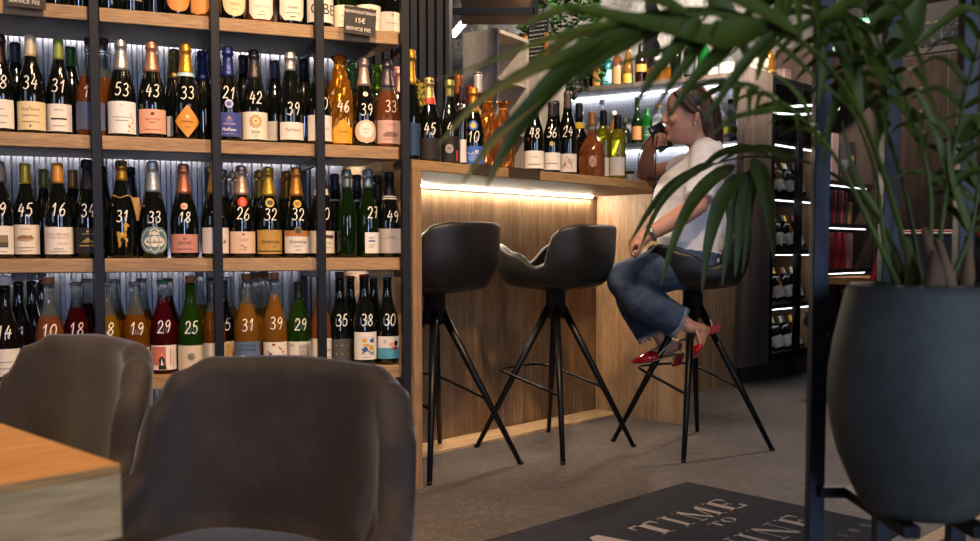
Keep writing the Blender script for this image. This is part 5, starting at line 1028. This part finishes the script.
armchair(-12, 1.90, .645, 218, 'dark velvet armchair at the left behind the table corner')

# ================================================================== palm in its pot on the slatted stand
pc = atY(922, 400, 1.44)
YS = 1.62
st = thing('plant_stand', 'tall black metal slatted screen with a tray carrying the plant pot', 'stand', (pc.x, YS, 0))
zt = .434
pxs = [822, 891, 967]; xs = [atY(p_, 100, YS).x for p_ in pxs]; xs += [xs[-1]+.13, xs[-1]+.26]
for x in xs: m = MB(); m.box(x-pc.x-.0135, x-pc.x+.0135, -.012, .012, 0, 2.2); m.build('slat_post', STEEL, st, .002)
m = MB(); m.box(xs[0]-pc.x-.0135, xs[-1]-pc.x+.0135, -.01, .01, 2.2, 2.225); m.build('top_rail', STEEL, st)
m = MB(); m.box(xs[0]-pc.x, xs[-1]-pc.x, -.030, -.012, zt-.022, zt-.004); m.build('tray_rail', BLACKM, st)
m = MB()
for x in (-.05, .05): m.box(x-.012, x+.012, pc.y-YS-.09, -.03, zt-.018, zt-.001)
m.build('tray_bracket', BLACKM, st)
pm = thing('potted_palm', 'large green palm in a dark grey rounded pot at the right foreground', 'plant', (pc.x, pc.y, zt))
prof = [(.02, 0), (.078, 0), (.088, .012), (.104, .045), (.121, .085), (.132, .13), (.1365, .175), (.135, .215), (.130, .255), (.122, .295), (.114, .33), (.111, .342), (.106, .345), (.100, .340), (.100, .30), (.098, .27)]
prof = [(r*1.0, z) for r, z in prof]
m = MB(); m.lathe(prof, 56); m.build('pot', POTM, pm)
m = MB(); m.lathe([(.001, .312), (.06, .314), (.0995, .308), (.0995, .29)], 30, cap=False); m.build('soil', SOIL, pm)
def L2(p): return atY(*p)-Vector((pc.x, pc.y, zt))
def blade(mb, pts, w, nrm=Vector((0, -.75, .66)), raw=False):
    c = catmull(pts if raw else [L2(p) for p in pts], 6); n = len(c); vs = []
    for i, p in enumerate(c):
        t = (c[min(i+1, n-1)]-c[max(i-1, 0)]).normalized(); s_ = t.cross(nrm)
        if s_.length < 1e-4: s_ = t.orthogonal()
        s_.normalize(); up = s_.cross(t).normalized(); x = i/(n-1)
        ww = w*.5*max(.03, min(1, (x/.16))**.7*min(1, ((1-x)/.62))**.8)
        f = up*(ww*.35)
        vs += [p-s_*ww+f, p-s_*ww*.5+f*.4, p, p+s_*ww*.5+f*.4, p+s_*ww+f]
    fs = [(5*i+k, 5*i+k+1, 5*i+k+6, 5*i+k+5) for i in range(n-1) for k in range(4)]
    mb.add(vs, fs, 0, True)
def autoleaf(mb, rachis, n, t0, t1, L_, w, seed, droop=.5, sides=(-1, 1)):
    c = catmull([L2(p) for p in rachis], 8); rnd = random.Random(seed)
    for i in range(n):
        f = t0+(t1-t0)*i/max(1, n-1); k = min(len(c)-2, int(f*(len(c)-1))); p = c[k]; tg = (c[k+1]-c[max(k-1, 0)]).normalized()
        for sd in sides:
            sv = tg.cross(Vector((0, -.35, .94))).normalized()*sd; l = L_*rnd.uniform(.75, 1.15)*(1-.45*abs(f-.6)); d = (tg*rnd.uniform(.55, .8)+sv*rnd.uniform(.55, .85)+Vector((0, 0, .12))).normalized()
            pts = [p+d*(l*q)+Vector((0, 0, -droop*l*q*q)) for q in (0, .33, .66, 1.0)]
            blade(mb, pts, w*rnd.uniform(.8, 1.2), raw=True)
def frond(rachis, leaflets, label=None, r0=.0045, auto=None):
    m = MB(); c = catmull([L2(p) for p in rachis], 5); n = len(c); m.tube(c, [r0*(1-.75*i/(n-1)) for i in range(n)], 8)
    stem = m.build('frond', LEAFM, pm)
    m = MB()
    for pts, w in leaflets: blade(m, pts, w)
    if auto: autoleaf(m, rachis, *auto)
    m.build('leaflets', LEAFM, stem)
def Y_(pts, y0, y1): return [(a, b, y0+(y1-y0)*i/(len(pts)-1)) for i, (a, b) in enumerate(pts)]
# drooping frond in front of the seated woman
frond([(908, 288, 1.45), (888, 235, 1.5), (852, 188, 1.6), (812, 164, 1.7), (776, 158, 1.8), (745, 157, 1.86), (715, 164, 1.9), (692, 176, 1.9)], [
 (Y_([(700, 168), (672, 186), (650, 210), (630, 243)], 1.9, 1.86), .020), (Y_([(715, 163), (690, 175), (660, 205), (638, 254)], 1.9, 1.83), .020), (Y_([(735, 165), (705, 187), (680, 225), (660, 287)], 1.88, 1.80), .030),
 (Y_([(745, 172), (722, 200), (708, 245), (702, 293)], 1.87, 1.82), .031), (Y_([(752, 168), (735, 205), (727, 250), (722, 287)], 1.87, 1.84), .021), (Y_([(755, 165), (742, 205), (738, 245), (735, 278)], 1.86, 1.84), .024), (Y_([(758, 163), (749, 205), (746, 245), (742, 275)], 1.86, 1.88), .018),
 (Y_([(752, 158), (763, 185), (770, 222), (774, 264)], 1.85, 1.80), .034), (Y_([(770, 157), (742, 150), (716, 157), (694, 177)], 1.82, 1.86), .026), (Y_([(792, 160), (766, 150), (742, 151), (716, 164)], 1.76, 1.84), .022)])
# big arching frond to the upper left
frond([(915, 288, 1.45), (892, 200, 1.4), (858, 110, 1.3), (812, 50, 1.2), (762, 22, 1.14), (705, 14, 1.1), (650, 22, 1.06), (600, 36, 1.03)], [
 (Y_([(650, 24), (600, 48), (548, 92), (512, 140), (485, 189)], 1.05, 1.0), .031), (Y_([(610, 34), (560, 74), (528, 108), (492, 143), (462, 184)], 1.03, 1.0), .021), (Y_([(605, 38), (565, 58), (517, 79), (475, 106), (436, 148)], 1.03, 1.0), .021),
 (Y_([(618, 24), (598, 27), (545, 41), (493, 61), (430, 82)], 1.03, .98), .012), (Y_([(700, 16), (680, 45), (654, 76), (634, 108)], 1.08, 1.04), .020), (Y_([(742, 30), (700, 42), (660, 52), (600, 70)], 1.12, 1.05), .016),
 (Y_([(740, 20), (722, 52), (694, 80), (668, 119)], 1.12, 1.08), .023), (Y_([(775, 30), (745, 64), (722, 96), (700, 128)], 1.14, 1.10), .015), (Y_([(765, 20), (722, 42), (680, 34), (620, 20), (566, 6)], 1.12, 1.02), .050), (Y_([(800, 38), (765, 18), (720, -4), (670, -24)], 1.17, 1.08), .042),
 (Y_([(690, 14), (640, -2), (590, -10), (540, -8)], 1.08, 1.0), .030), (Y_([(640, 24), (600, 16), (560, 12), (515, 30)], 1.05, 1.0), .024), (Y_([(665, 20), (630, 44), (600, 62), (566, 90)], 1.07, 1.02), .018), (Y_([(720, 18), (690, 60), (672, 84), (650, 118)], 1.1, 1.06), .014)], auto=(12, .45, .98, .14, .015, 3, .55, (1,)))
# frond standing towards the top, blades hanging
frond([(922, 286, 1.47), (905, 190, 1.5), (878, 110, 1.48), (850, 45, 1.42), (815, 5, 1.35), (770, -25, 1.28)], [
 (Y_([(700, -12), (722, 12), (738, 34), (748, 66)], 1.2, 1.22), .036), (Y_([(838, 8), (843, 40), (852, 76), (863, 112)], 1.38, 1.36), .042), (Y_([(818, 0), (820, 40), (822, 74), (818, 108)], 1.36, 1.34), .020), (Y_([(745, 20), (790, 56), (820, 84), (850, 110), (868, 152)], 1.3, 1.4), .015),
 (Y_([(860, 60), (838, 100), (826, 140), (820, 180)], 1.44, 1.40), .014), (Y_([(790, -12), (778, 20), (765, 50), (756, 82)], 1.3, 1.28), .024)], auto=(11, .35, .97, .17, .017, 5, .8))
frond([(928, 285, 1.44), (930, 190, 1.42), (908, 105, 1.38), (882, 50, 1.32), (862, -5, 1.28), (850, -50, 1.25)], [
 (Y_([(872, 25), (898, 5), (915, -10), (940, -25)], 1.3, 1.28), .034), (Y_([(890, 60), (908, 30), (918, 0), (925, -30)], 1.33, 1.3), .036), (Y_([(905, 105), (880, 70), (850, 40), (812, 20)], 1.37, 1.32), .016), (Y_([(862, -2), (840, 10), (800, 30), (772, 62)], 1.28, 1.22), .020)], auto=(10, .3, .95, .18, .017, 6, .7))
frond([(935, 286, 1.46), (945, 200, 1.45), (962, 110, 1.42), (985, 20, 1.38), (1010, -40, 1.35)], [(Y_([(955, 140), (972, 120), (985, 130), (1000, 165)], 1.43, 1.4), .02), (Y_([(948, 180), (930, 120), (905, 80), (880, 70)], 1.44, 1.42), .014), (Y_([(985, 20), (965, 10), (940, 25), (900, 60)], 1.38, 1.34), .02)], auto=(10, .3, .9, .17, .016, 7, .7))
frond([(900, 289, 1.42), (870, 225, 1.40), (842, 168, 1.38), (812, 128, 1.34), (770, 95, 1.3), (735, 85, 1.27)], [(Y_([(812, 128), (800, 100), (775, 75), (745, 60)], 1.34, 1.28), .014), (Y_([(790, 108), (765, 112), (735, 118), (712, 135)], 1.32, 1.28), .014)], auto=(7, .55, .98, .10, .012, 8, .6))
frond([(945, 290, 1.45), (968, 240, 1.45), (978, 190, 1.45), (985, 120, 1.44)], [(Y_([(970, 235), (958, 200), (950, 170), (948, 130)], 1.45, 1.43), .016), (Y_([(978, 190), (966, 160), (972, 130), (985, 105)], 1.45, 1.43), .018)], auto=(7, .4, .95, .15, .015, 9, .6))
frond([(896, 290, 1.44), (884, 240, 1.42), (876, 175, 1.4), (856, 118, 1.36), (838, 80, 1.33)], [(Y_([(880, 215), (862, 190), (850, 160), (842, 120)], 1.41, 1.38), .013)], r0=.0045)
for x0, y0, x1, y1, Yc, c in [(938, 296, 924, 228, 1.40, '#6e543a'), (950, 298, 938, 240, 1.43, '#7a6042'), (914, 296, 906, 238, 1.43, '#5c5a2e'), (962, 297, 968, 236, 1.46, '#75583c'), (926, 296, 934, 250, 1.37, '#5e4632'), (903, 294, 892, 252, 1.47, '#4e5528')]:
    m = MB(); a, b = L2((x0, y0+8, Yc)), L2((x1, y1, Yc)); m.tube([a, a.lerp(b, .45)+Vector((.004, 0, 0)), b], [.014, .011, .0045], 10); m.build('cane', plain(c, .8, var=.3, scale=60), pm)

# ================================================================== the woman on the stool
YW = 4.0
W0 = Vector((.85, 4.0, 0))
wm = thing('person', 'woman in white t-shirt and jeans sitting on a bar stool with a phone', 'person', W0)
def W(px, py, Y=YW): return atY(px, py, Y)-W0
def remesh(o, vox, it=4, f=.5):
    r = o.modifiers.new('fuse', 'REMESH'); r.mode = 'VOXEL'; r.voxel_size = vox; r.use_smooth_shade = True
    s_ = o.modifiers.new('soften', 'SMOOTH'); s_.iterations = it; s_.factor = f
    return o
def ringx(py, pf, pb, hy, Y=YW, taper=.0, n=28, ex=2.2):
    a, b = W(pf, py, Y), W(pb, py, Y); cx, hx = (a.x+b.x)/2, (b.x-a.x)/2; out = []
    for k in range(n):
        t = 2*PI*k/n; c, s_ = math.cos(t), math.sin(t); r = 1/((abs(c)**ex+abs(s_)**ex)**(1/ex))
        out.append((cx+hx*r*c, (a.y+b.y)/2+hy*r*s_*(1-taper*max(0, -c)), (a.z+b.z)/2))
    return out
B = MB()
# head, modelled by its profile
B.loft([ringx(*q) for q in [(143.5, 676, 694, .030, YW, .5), (140.5, 668.8, 699, .043, YW, .5), (137, 666.8, 704, .053, YW, .42), (133, 666.6, 707, .060, YW, .38), (129, 666.2, 709, .066, YW, .34), (125, 667, 710.5, .069, YW, .32), (121, 666.8, 711.5, .071, YW, .3), (117, 666.6, 712, .073, YW, .28), (112.5, 667.4, 712.4, .074, YW, .28), (109, 667.4, 712.3, .075, YW, .25), (105, 666.6, 712, .076, YW, .22), (100, 667.2, 711, .076, YW, .2), (95, 669.6, 708.5, .071, YW, .18), (91, 674, 705, .062, YW, .12), (88, 680, 700, .045, YW, .05), (86.5, 686, 695, .02)]])
B.tube([W(666.6, 110.5), W(665, 115), W(663.4, 119.5), W(663.2, 121.2)], [.006, .0085, .0105, .0095], 12, round_ends=True)
for dy in (-.011, .011): B.ell(W(665.0, 121.8, YW+dy), .009, .0075, .0065)
B.ell(W(665.9, 127.2), .0075, .021, .0055); B.ell(W(666.1, 130.0), .0078, .018, .0055); B.ell(W(668.3, 138.6), .012, .018, .011)
for dy in (-1, 1):
    B.ell(W(669.3, 108.4, YW+dy*.031), .010, .021, .0055)                    # brow ridge
    B.ell(W(672.5, 119.5, YW+dy*.042), .018, .016, .016)                     # cheek
    B.tube([W(696.2, 111, YW+dy*.076), W(697.6, 115, YW+dy*.080), W(696.6, 119.5, YW+dy*.079), W(694.2, 123, YW+dy*.075)], [.0095, .0125, .0105, .0062], 10, round_ends=True)
# neck and shoulders
B.tube([W(693, 128), W(698, 140), W(704, 152), W(703, 164)], [.052, .052, .049, .05], 20, round_ends=True)
B.tube([W(704, 161, 3.88), W(704, 157, 4.0), W(702, 161, 4.12)], [.036, .045, .036], 16, round_ends=True)
B.loft([ringx(*q) for q in [(262, 668, 722, .15), (240, 666, 722, .13), (215, 662, 720, .125), (190, 662, 717, .13), (170, 676, 716, .14), (158, 690, 714, .10)]])
# near arm (her left) down to the seat rim
SHn, ELn, WRn = W(708, 166, 3.845), W(698, 206, 3.775), W(647.5, 235.5, 3.76)
B.tube([SHn, SHn.lerp(ELn, .5), ELn, ELn.lerp(WRn, .3), ELn.lerp(WRn, .65), WRn], [.052, .046, .039, .041, .034, .0255], 16, round_ends=True)
def finger(pts, r): B.tube([W(*p) for p in pts], r, 9, round_ends=True)
B.tube([WRn, W(640.5, 239.5, 3.76), W(635, 243, 3.765)], [.026, .031, .028], 14, round_ends=True, sx=1.0)
for i, (dy, ln) in enumerate(((-.030, .92), (-.010, 1.05), (.010, 1.0), (.028, .85))):
    Yf = 3.765+dy; finger([(636, 243, Yf), (631.6-ln*.4, 247.2, Yf), (631.2-ln*.2, 252.5*1+ln, Yf+.004), (634.4+ln, 255.8+ln*1.2, Yf+.010)], [.0095, .0088, .008, .007])
finger([(643, 241, 3.735), (641, 247, 3.722), (638.5, 252, 3.722), (637.4, 254.6, 3.728)], [.012, .0105, .009, .0075])
# far arm (her right): elbow on the bar, hand with the phone
SHf, ELf, WRf = W(701, 167, 4.15), W(645, 173.5, 4.40), W(648, 153, 4.22)
B.tube([SHf, SHf.lerp(ELf, .5), ELf], [.05, .044, .036], 16, round_ends=True)
B.tube([ELf, ELf.lerp(WRf, .4), WRf], [.038, .038, .027], 16, round_ends=True)
B.tube([WRf, W(650, 146, 4.17), W(655.5, 141, 4.13)], [.028, .036, .033], 14, round_ends=True)
for i, (a, b) in enumerate(((131.5, 4.105), (134.6, 4.098), (138, 4.096), (141.4, 4.10))):
    finger([(653, a+9-i*1.1, 4.14), (656.2, a+4.5, 4.075+.0*i), (660.0+i*.6, a+2.4, b-.030), (664.5+i*.7, a+3.2, b-.032)], [.0095, .009, .008, .007])
finger([(653, 147, 4.15), (658.5, 148, 4.135), (664, 147, 4.125), (668.5, 145, 4.12)], [.012, .0105, .009, .0078])
# calves, ankles and feet
KNn, KNf = W(624.5, 281, 3.95), W(625, 277, 4.12)
ANn, ANf = W(690, 327, 3.93), W(664, 342, 4.07)
B.tube([W(696, 262, 3.91), KNn], [.07, .05], 14, round_ends=True); B.tube([W(696, 262, 4.09), KNf], [.07, .05], 14, round_ends=True)
B.tube([KNn, KNn.lerp(ANn, .35), ANn], [.05, .048, .029], 14, round_ends=True); B.tube([KNf, KNf.lerp(ANf, .35), ANf], [.05, .048, .029], 14, round_ends=True)
B.tube([ANf, W(677, 345.5, 4.07)], [.029, .024], 12, round_ends=True); B.tube([W(676, 346, 4.07), W(662, 351, 4.07), W(648, 357.5, 4.07), W(638, 361, 4.07)], [.024, .027, .026, .016], 12, round_ends=True)
B.tube([ANn, W(702.5, 329, 3.94)], [.028, .023], 12, round_ends=True); B.tube([W(702, 330, 3.94), W(698.5, 339, 3.945), W(696.5, 348, 3.95), W(695, 354, 3.95)], [.023, .027, .027, .017], 12, round_ends=True)
remesh(B.build('body', SKIN, wm), .0048, 3)
# t-shirt
T = MB()
T.loft([ringx(*q) for q in [(263, 664, 727, .172), (250, 660, 727.5, .172), (238, 657.5, 727, .168), (220, 655, 725, .162), (203, 653.5, 723, .160), (190, 655, 722, .165), (178, 661, 721.5, .172), (168, 672, 721, .172), (160, 682, 719.5, .150), (153, 688, 718.5, .118), (147, 690.5, 717, .086), (142, 690.5, 714.5, .070), (138, 693, 713, .062)]])
T.tube([W(706, 163, 3.86), W(703.5, 181, 3.815), W(699.5, 199, 3.785)], [.064, .066, .062], 18)
T.tube([W(702, 164, 4.13), SHf.lerp(ELf, .45)+Vector((0, 0, -.004))], [.062, .062], 18)
T.tube([W(707, 159, 3.88), W(706.5, 153, 4.0), W(705, 159, 4.12)], [.069, .073, .069], 16, round_ends=True)
ts = remesh(T.build('t_shirt', SHIRT, wm), .007, 4)
tx = bpy.data.textures.new('folds', 'CLOUDS'); tx.noise_scale = .075; tx.noise_depth = 2
dm = ts.modifiers.new('folds', 'DISPLACE'); dm.texture = tx; dm.strength = .016; dm.mid_level = .5; dm.texture_coords = 'LOCAL'
# jeans
J = MB()
J.loft([ringx(*q) for q in [(276, 676, 722, .16), (266, 668, 727, .172), (256, 667, 727, .170), (247, 670, 725, .160)]])
J.tube([W(698, 264, 3.91), W(660, 270, 3.895), KNn], [.098, .092, .074], 18, round_ends=True)
J.tube([W(698, 264, 4.09), W(660, 268, 4.10), KNf], [.098, .090, .073], 18, round_ends=True)
J.tube([KNn, W(640, 300, 3.905), W(676, 321, 3.925)], [.073, .076, .070], 18); J.tube([KNf, W(634, 303, 4.09), W(650, 334, 4.075)], [.072, .072, .062], 18)
jn = remesh(J.build('jeans', DENIM, wm), .007, 3)
tx2 = bpy.data.textures.new('creases', 'CLOUDS'); tx2.noise_scale = .05; dm = jn.modifiers.new('creases', 'DISPLACE'); dm.texture = tx2; dm.strength = .010; dm.texture_coords = 'LOCAL'
m = MB(); rn = random.Random(2)
for c, d, r in ((W(650, 334, 4.075), (W(650, 334, 4.075)-W(634, 303, 4.09)).normalized(), .060), (W(676, 321, 3.925), (W(676, 321, 3.925)-W(640, 300, 3.905)).normalized(), .068)):
    a = d.orthogonal().normalized(); b = d.cross(a)
    for k in range(90):
        t = 2*PI*k/90; q = c+(a*math.cos(t)+b*math.sin(t))*r*.99-d*.004; e = q+d*rn.uniform(.012, .03)+Vector((rn.uniform(-.006, .006), rn.uniform(-.006, .006), 0)); m.tube([q, e], [.0018, .0009], 4)
m.build('frayed_hem', plain('#7e93ac', .9), jn)
# hair
Hh = MB()
Hh.ell(W(692.5, 100.5), .083, .086, .066, 24, 14); Hh.ell(W(705, 112), .046, .084, .085, 20, 12)
Hh.tube([W(707, 104), W(711, 118), W(714.5, 132), W(717.5, 147)], [.05, .046, .038, .024], 16, round_ends=True)
Hh.tube([W(704, 106, 3.965), W(708, 122, 3.955), W(712, 136, 3.965), W(716, 149, 3.975)], [.045, .038, .030, .012], 14, round_ends=True)
Hh.tube([W(704, 106, 4.035), W(708, 122, 4.045), W(712, 136, 4.035), W(718, 144, 4.02)], [.045, .038, .030, .014], 14, round_ends=True)
Hh.tube([W(676, 93, 3.965), W(684, 101, 3.932), W(690, 108, 3.925), W(699, 114, 3.924)], [.014, .020, .018, .012], 10, round_ends=True)
remesh(Hh.build('hair', HAIRM, wm), .006, 3)
# face details
for dy in (-1, 1):
    m = MB(); m.ell(W(670.0, 112.8, YW+dy*.034), .008, .012, .006); m.build('eye', plain('#2a1d18', .25), wm)
    m = MB(); m.tube([W(668.4, 107.2, YW+dy*.020), W(668.6, 106.2, YW+dy*.034), W(671.6, 107.6, YW+dy*.050)], [.003, .0036, .002], 8, round_ends=True); m.build('eyebrow', HAIRM, wm)
m = MB(); m.ell(W(665.1, 127.4), .0062, .019, .0036); m.ell(W(665.3, 129.9), .0066, .017, .0042); m.build('lips', plain('#9a4f46', .4), wm)
m = MB(); m.ell(W(695.2, 123.6, YW-.083), .0042, .0042, .0042); m.build('earring', plain('#e8e4dc', .2, .5), wm)['label'] = 'small pearl earring'
m = MB(); pts = []
d = (WRn-ELn).normalized(); a = d.orthogonal().normalized(); b = d.cross(a); c = ELn.lerp(WRn, .93)
for k in range(24): t = 2*PI*k/24; pts.append(c+(a*math.cos(t)+b*math.sin(t))*.0305)
m.tube(pts, .0055, 8, closed=True); m.ell(c+Vector((-.004, -.030, .006)), .013, .007, .013); wt = m.build('wristwatch', plain('#b0aa9c', .25, .9), wm); wt['label'] = 'silver wristwatch'
# shoes
def shoe(an, heel, toe, Y, up):
    m = MB(); h, t = W(heel[0], heel[1], Y), W(toe[0], toe[1], Y); ax = (t-h).normalized(); s_ = Vector((0, 1, 0)); upv = Vector(up).normalized()
    L_ = (t-h).length; rings = []
    for x, w_, hh in ((0.52, .043, .026), (.62, .046, .034), (.74, .046, .036), (.85, .036, .030), (.94, .019, .018), (1.02, .004, .005)):
        rings.append([h+ax*(L_*x)+s_*(w_*math.cos(k*2*PI/14))+upv*(hh*max(-.35, math.sin(k*2*PI/14))) for k in range(14)])
    m.loft(rings); vamp = m.build('shoe', plain('#a01018', .15, coat=.9, var=.05), wm); vamp['label'] = 'pointed red slingback shoe'
    m = MB(); rings = []
    for x, w_ in ((0.0, .026), (.12, .032), (.35, .030), (.6, .042), (.8, .04), (.95, .018)):
        c_ = h+ax*(L_*x)-upv*.012; rings.append([c_+s_*(w_*math.cos(k*2*PI/12))+upv*(.0045*math.sin(k*2*PI/12)) for k in range(12)])
    m.loft(rings); m.build('sole', plain('#b79a6a', .6), vamp)
    m = MB(); c_ = h+ax*.018-upv*.016; m.loft([[c_+ax*(x*.022)+s_*(y*.022) for x, y in ((-1, -1), (1, -1), (1, 1), (-1, 1))], [c_-upv*.048+ax*(x*.017)+s_*(y*.019) for x, y in ((-1, -1), (1, -1), (1, 1), (-1, 1))]], smooth=False); m.build('heel', plain('#8e1018', .2, coat=.8, var=.05), vamp)
    m = MB(); A_ = W(an[0], an[1], Y); pts = [h+ax*(L_*.55)+s_*.036, A_+s_*.034+ax*.0, h+upv*.05-ax*.008, A_-s_*.034, h+ax*(L_*.55)-s_*.036]; m.tube(catmull(pts, 6), .0042, 6); m.build('strap', plain('#c9ad86', .6), vamp)
shoe((668, 344), (684, 350), (632, 362), 4.07, (.25, 0, 1))
shoe((695, 331), (706, 327), (693, 358), 3.945, (-1, 0, -.25))
# phone and cable
p = atY(660.5, 137, 4.088); t = thing('phone', 'black phone held in front of the woman\'s mouth', 'phone', p)
m = MB(); m.box(-.034, .034, -.0045, .0045, -.058, .058); o = m.build('phone_body', plain('#0c0d10', .5, var=0), t, .003); m = MB(); m.box(-.031, .031, .0046, .0050, -.053, .053); m.build('screen', plain('#0a0b0d', .45, var=0), t)
m = MB(); m.tube([(-.02, -.0045, .042), (-.02, -.006, .042)], .008, 12); m.build('camera_lens', plain('#22252a', .1), t)
t.rotation_euler = (0, R(-28), R(6))
m = MB(); q = [atY(*a) for a in ((657, 131, 4.05), (650, 138, 4.06), (640, 152, 4.06), (638.5, 166, 4.07), (645, 178, 4.07), (654, 188, 4.08), (655, 182, 4.08), (655.5, 164, 4.07), (656, 148, 4.06), (657.5, 135, 4.05))]
m.tube(catmull(q, 6), .0024, 6); m.tube(catmull([atY(*a) for a in ((655, 184, 4.08), (653, 194, 4.08), (651.5, 203, 4.09))], 4), .0032, 6); tag(m.build('earphone_cable', BLACKM), 'thin black earphone cable hanging in a loop below the phone', 'cable')

# ================================================================== light
def area(name, loc, target, size, energy, col, sy=None, spread=None):
    l = bpy.data.lights.new(name, 'AREA'); l.energy = energy; l.color = srgb(col)[:3]; l.size = size
    if sy: l.shape = 'RECTANGLE'; l.size_y = sy
    if spread: l.spread = R(spread)
    o = bpy.data.objects.new(name, l); C.objects.link(o); o.location = loc
    o.rotation_euler = (Vector(target)-Vector(loc)).to_track_quat('-Z', 'Y').to_euler(); return o
def spot(name, loc, target, energy, col, ang=60, blend=.6, rad_=.06):
    l = bpy.data.lights.new(name, 'SPOT'); l.energy = energy; l.color = srgb(col)[:3]; l.spot_size = R(ang); l.spot_blend = blend; l.shadow_soft_size = rad_
    o = bpy.data.objects.new(name, l); C.objects.link(o); o.location = loc
    o.rotation_euler = (Vector(target)-Vector(loc)).to_track_quat('-Z', 'Y').to_euler(); return o
spot('ceiling_spot_rack', (-.2, 1.3, 3.0), (-1.0, 3.0, 1.15), 330, '#ffd2a0', 70)
spot('ceiling_spot_rack_right', (.6, 1.8, 3.0), (-.2, 3.3, .9), 190, '#ffd2a0', 60)
spot('ceiling_spot_table', (-.9, .6, 2.9), (-.7, 1.3, .5), 250, '#ffcf98', 50)
spot('ceiling_spot_floor', (2.6, 6.0, 3.0), (.7, 3.8, 0), 170, '#ffe6d0', 70, .5, .04)
spot('ceiling_spot_mat', (1.1, 2.4, 3.0), (.8, 3.2, 0), 60, '#ffe9d6', 70)
spot('ceiling_spot_stone', (1.6, 4.9, 2.6), (1.2, 7.0, 2.7), 430, '#fff6ec', 110)
spot('ceiling_spot_stone_right', (2.6, 5.9, 2.7), (3.4, 8.0, 2.6), 90, '#fff6ec', 110)
area('window_daylight', (3.6, -1.6, 1.7), (.2, 2.8, .7), 2.0, 62, '#dbe3f4', 1.6)
area('window_tall', (1.0, -2.9, 1.25), (-.5, 3.0, .9), .22, 75, '#b4caff', 1.9)
spot('added_spot_cabinet', (.75, 4.15, 3.0), (.1, 5.2, 1.7), 260, '#ffe8cf', 60)  # unseen lamp added to brighten the pale wooden cabinet
spot('added_spot_face', (.25, 3.45, 3.0), (.72, 4.05, 1.1), 55, '#ffe4cc', 45)  # unseen lamp added to lift the woman's face
area('window_daylight_left', (-3.5, -2.5, 1.9), (-.6, 3.0, .9), 1.6, 22, '#c4d6f8', 1.4)
w = bpy.data.worlds.new('room_air'); sc.world = w; w.use_nodes = True; w.node_tree.nodes['Background'].inputs[0].default_value = (.55, .6, .7, 1); w.node_tree.nodes['Background'].inputs[1].default_value = .05

# ================================================================== camera
cd = bpy.data.cameras.new('camera'); co = bpy.data.objects.new('camera', cd); C.objects.link(co)
co.location = (0, 0, EYE); co.rotation_euler = (PI/2-PITCH, 0, 0)
cd.sensor_width = 36; cd.lens = 36*FPX/980; cd.shift_y = (CYP-270.5)/980
cd.clip_start = .05
cd.dof.use_dof = True; cd.dof.focus_distance = 3.4; cd.dof.aperture_fstop = 4.4
sc.camera = co
vs_ = sc.view_settings; vs_.view_transform = 'Standard'; vs_.look = 'None'; vs_.gamma = 1; vs_.use_curve_mapping = False; vs_.exposure = 0.0
sc.cycles.max_bounces = 10; sc.cycles.transmission_bounces = 8; sc.cycles.transparent_max_bounces = 8; sc.cycles.caustics_refractive = False; sc.cycles.caustics_reflective = False
sc.cycles.sample_clamp_indirect = 4
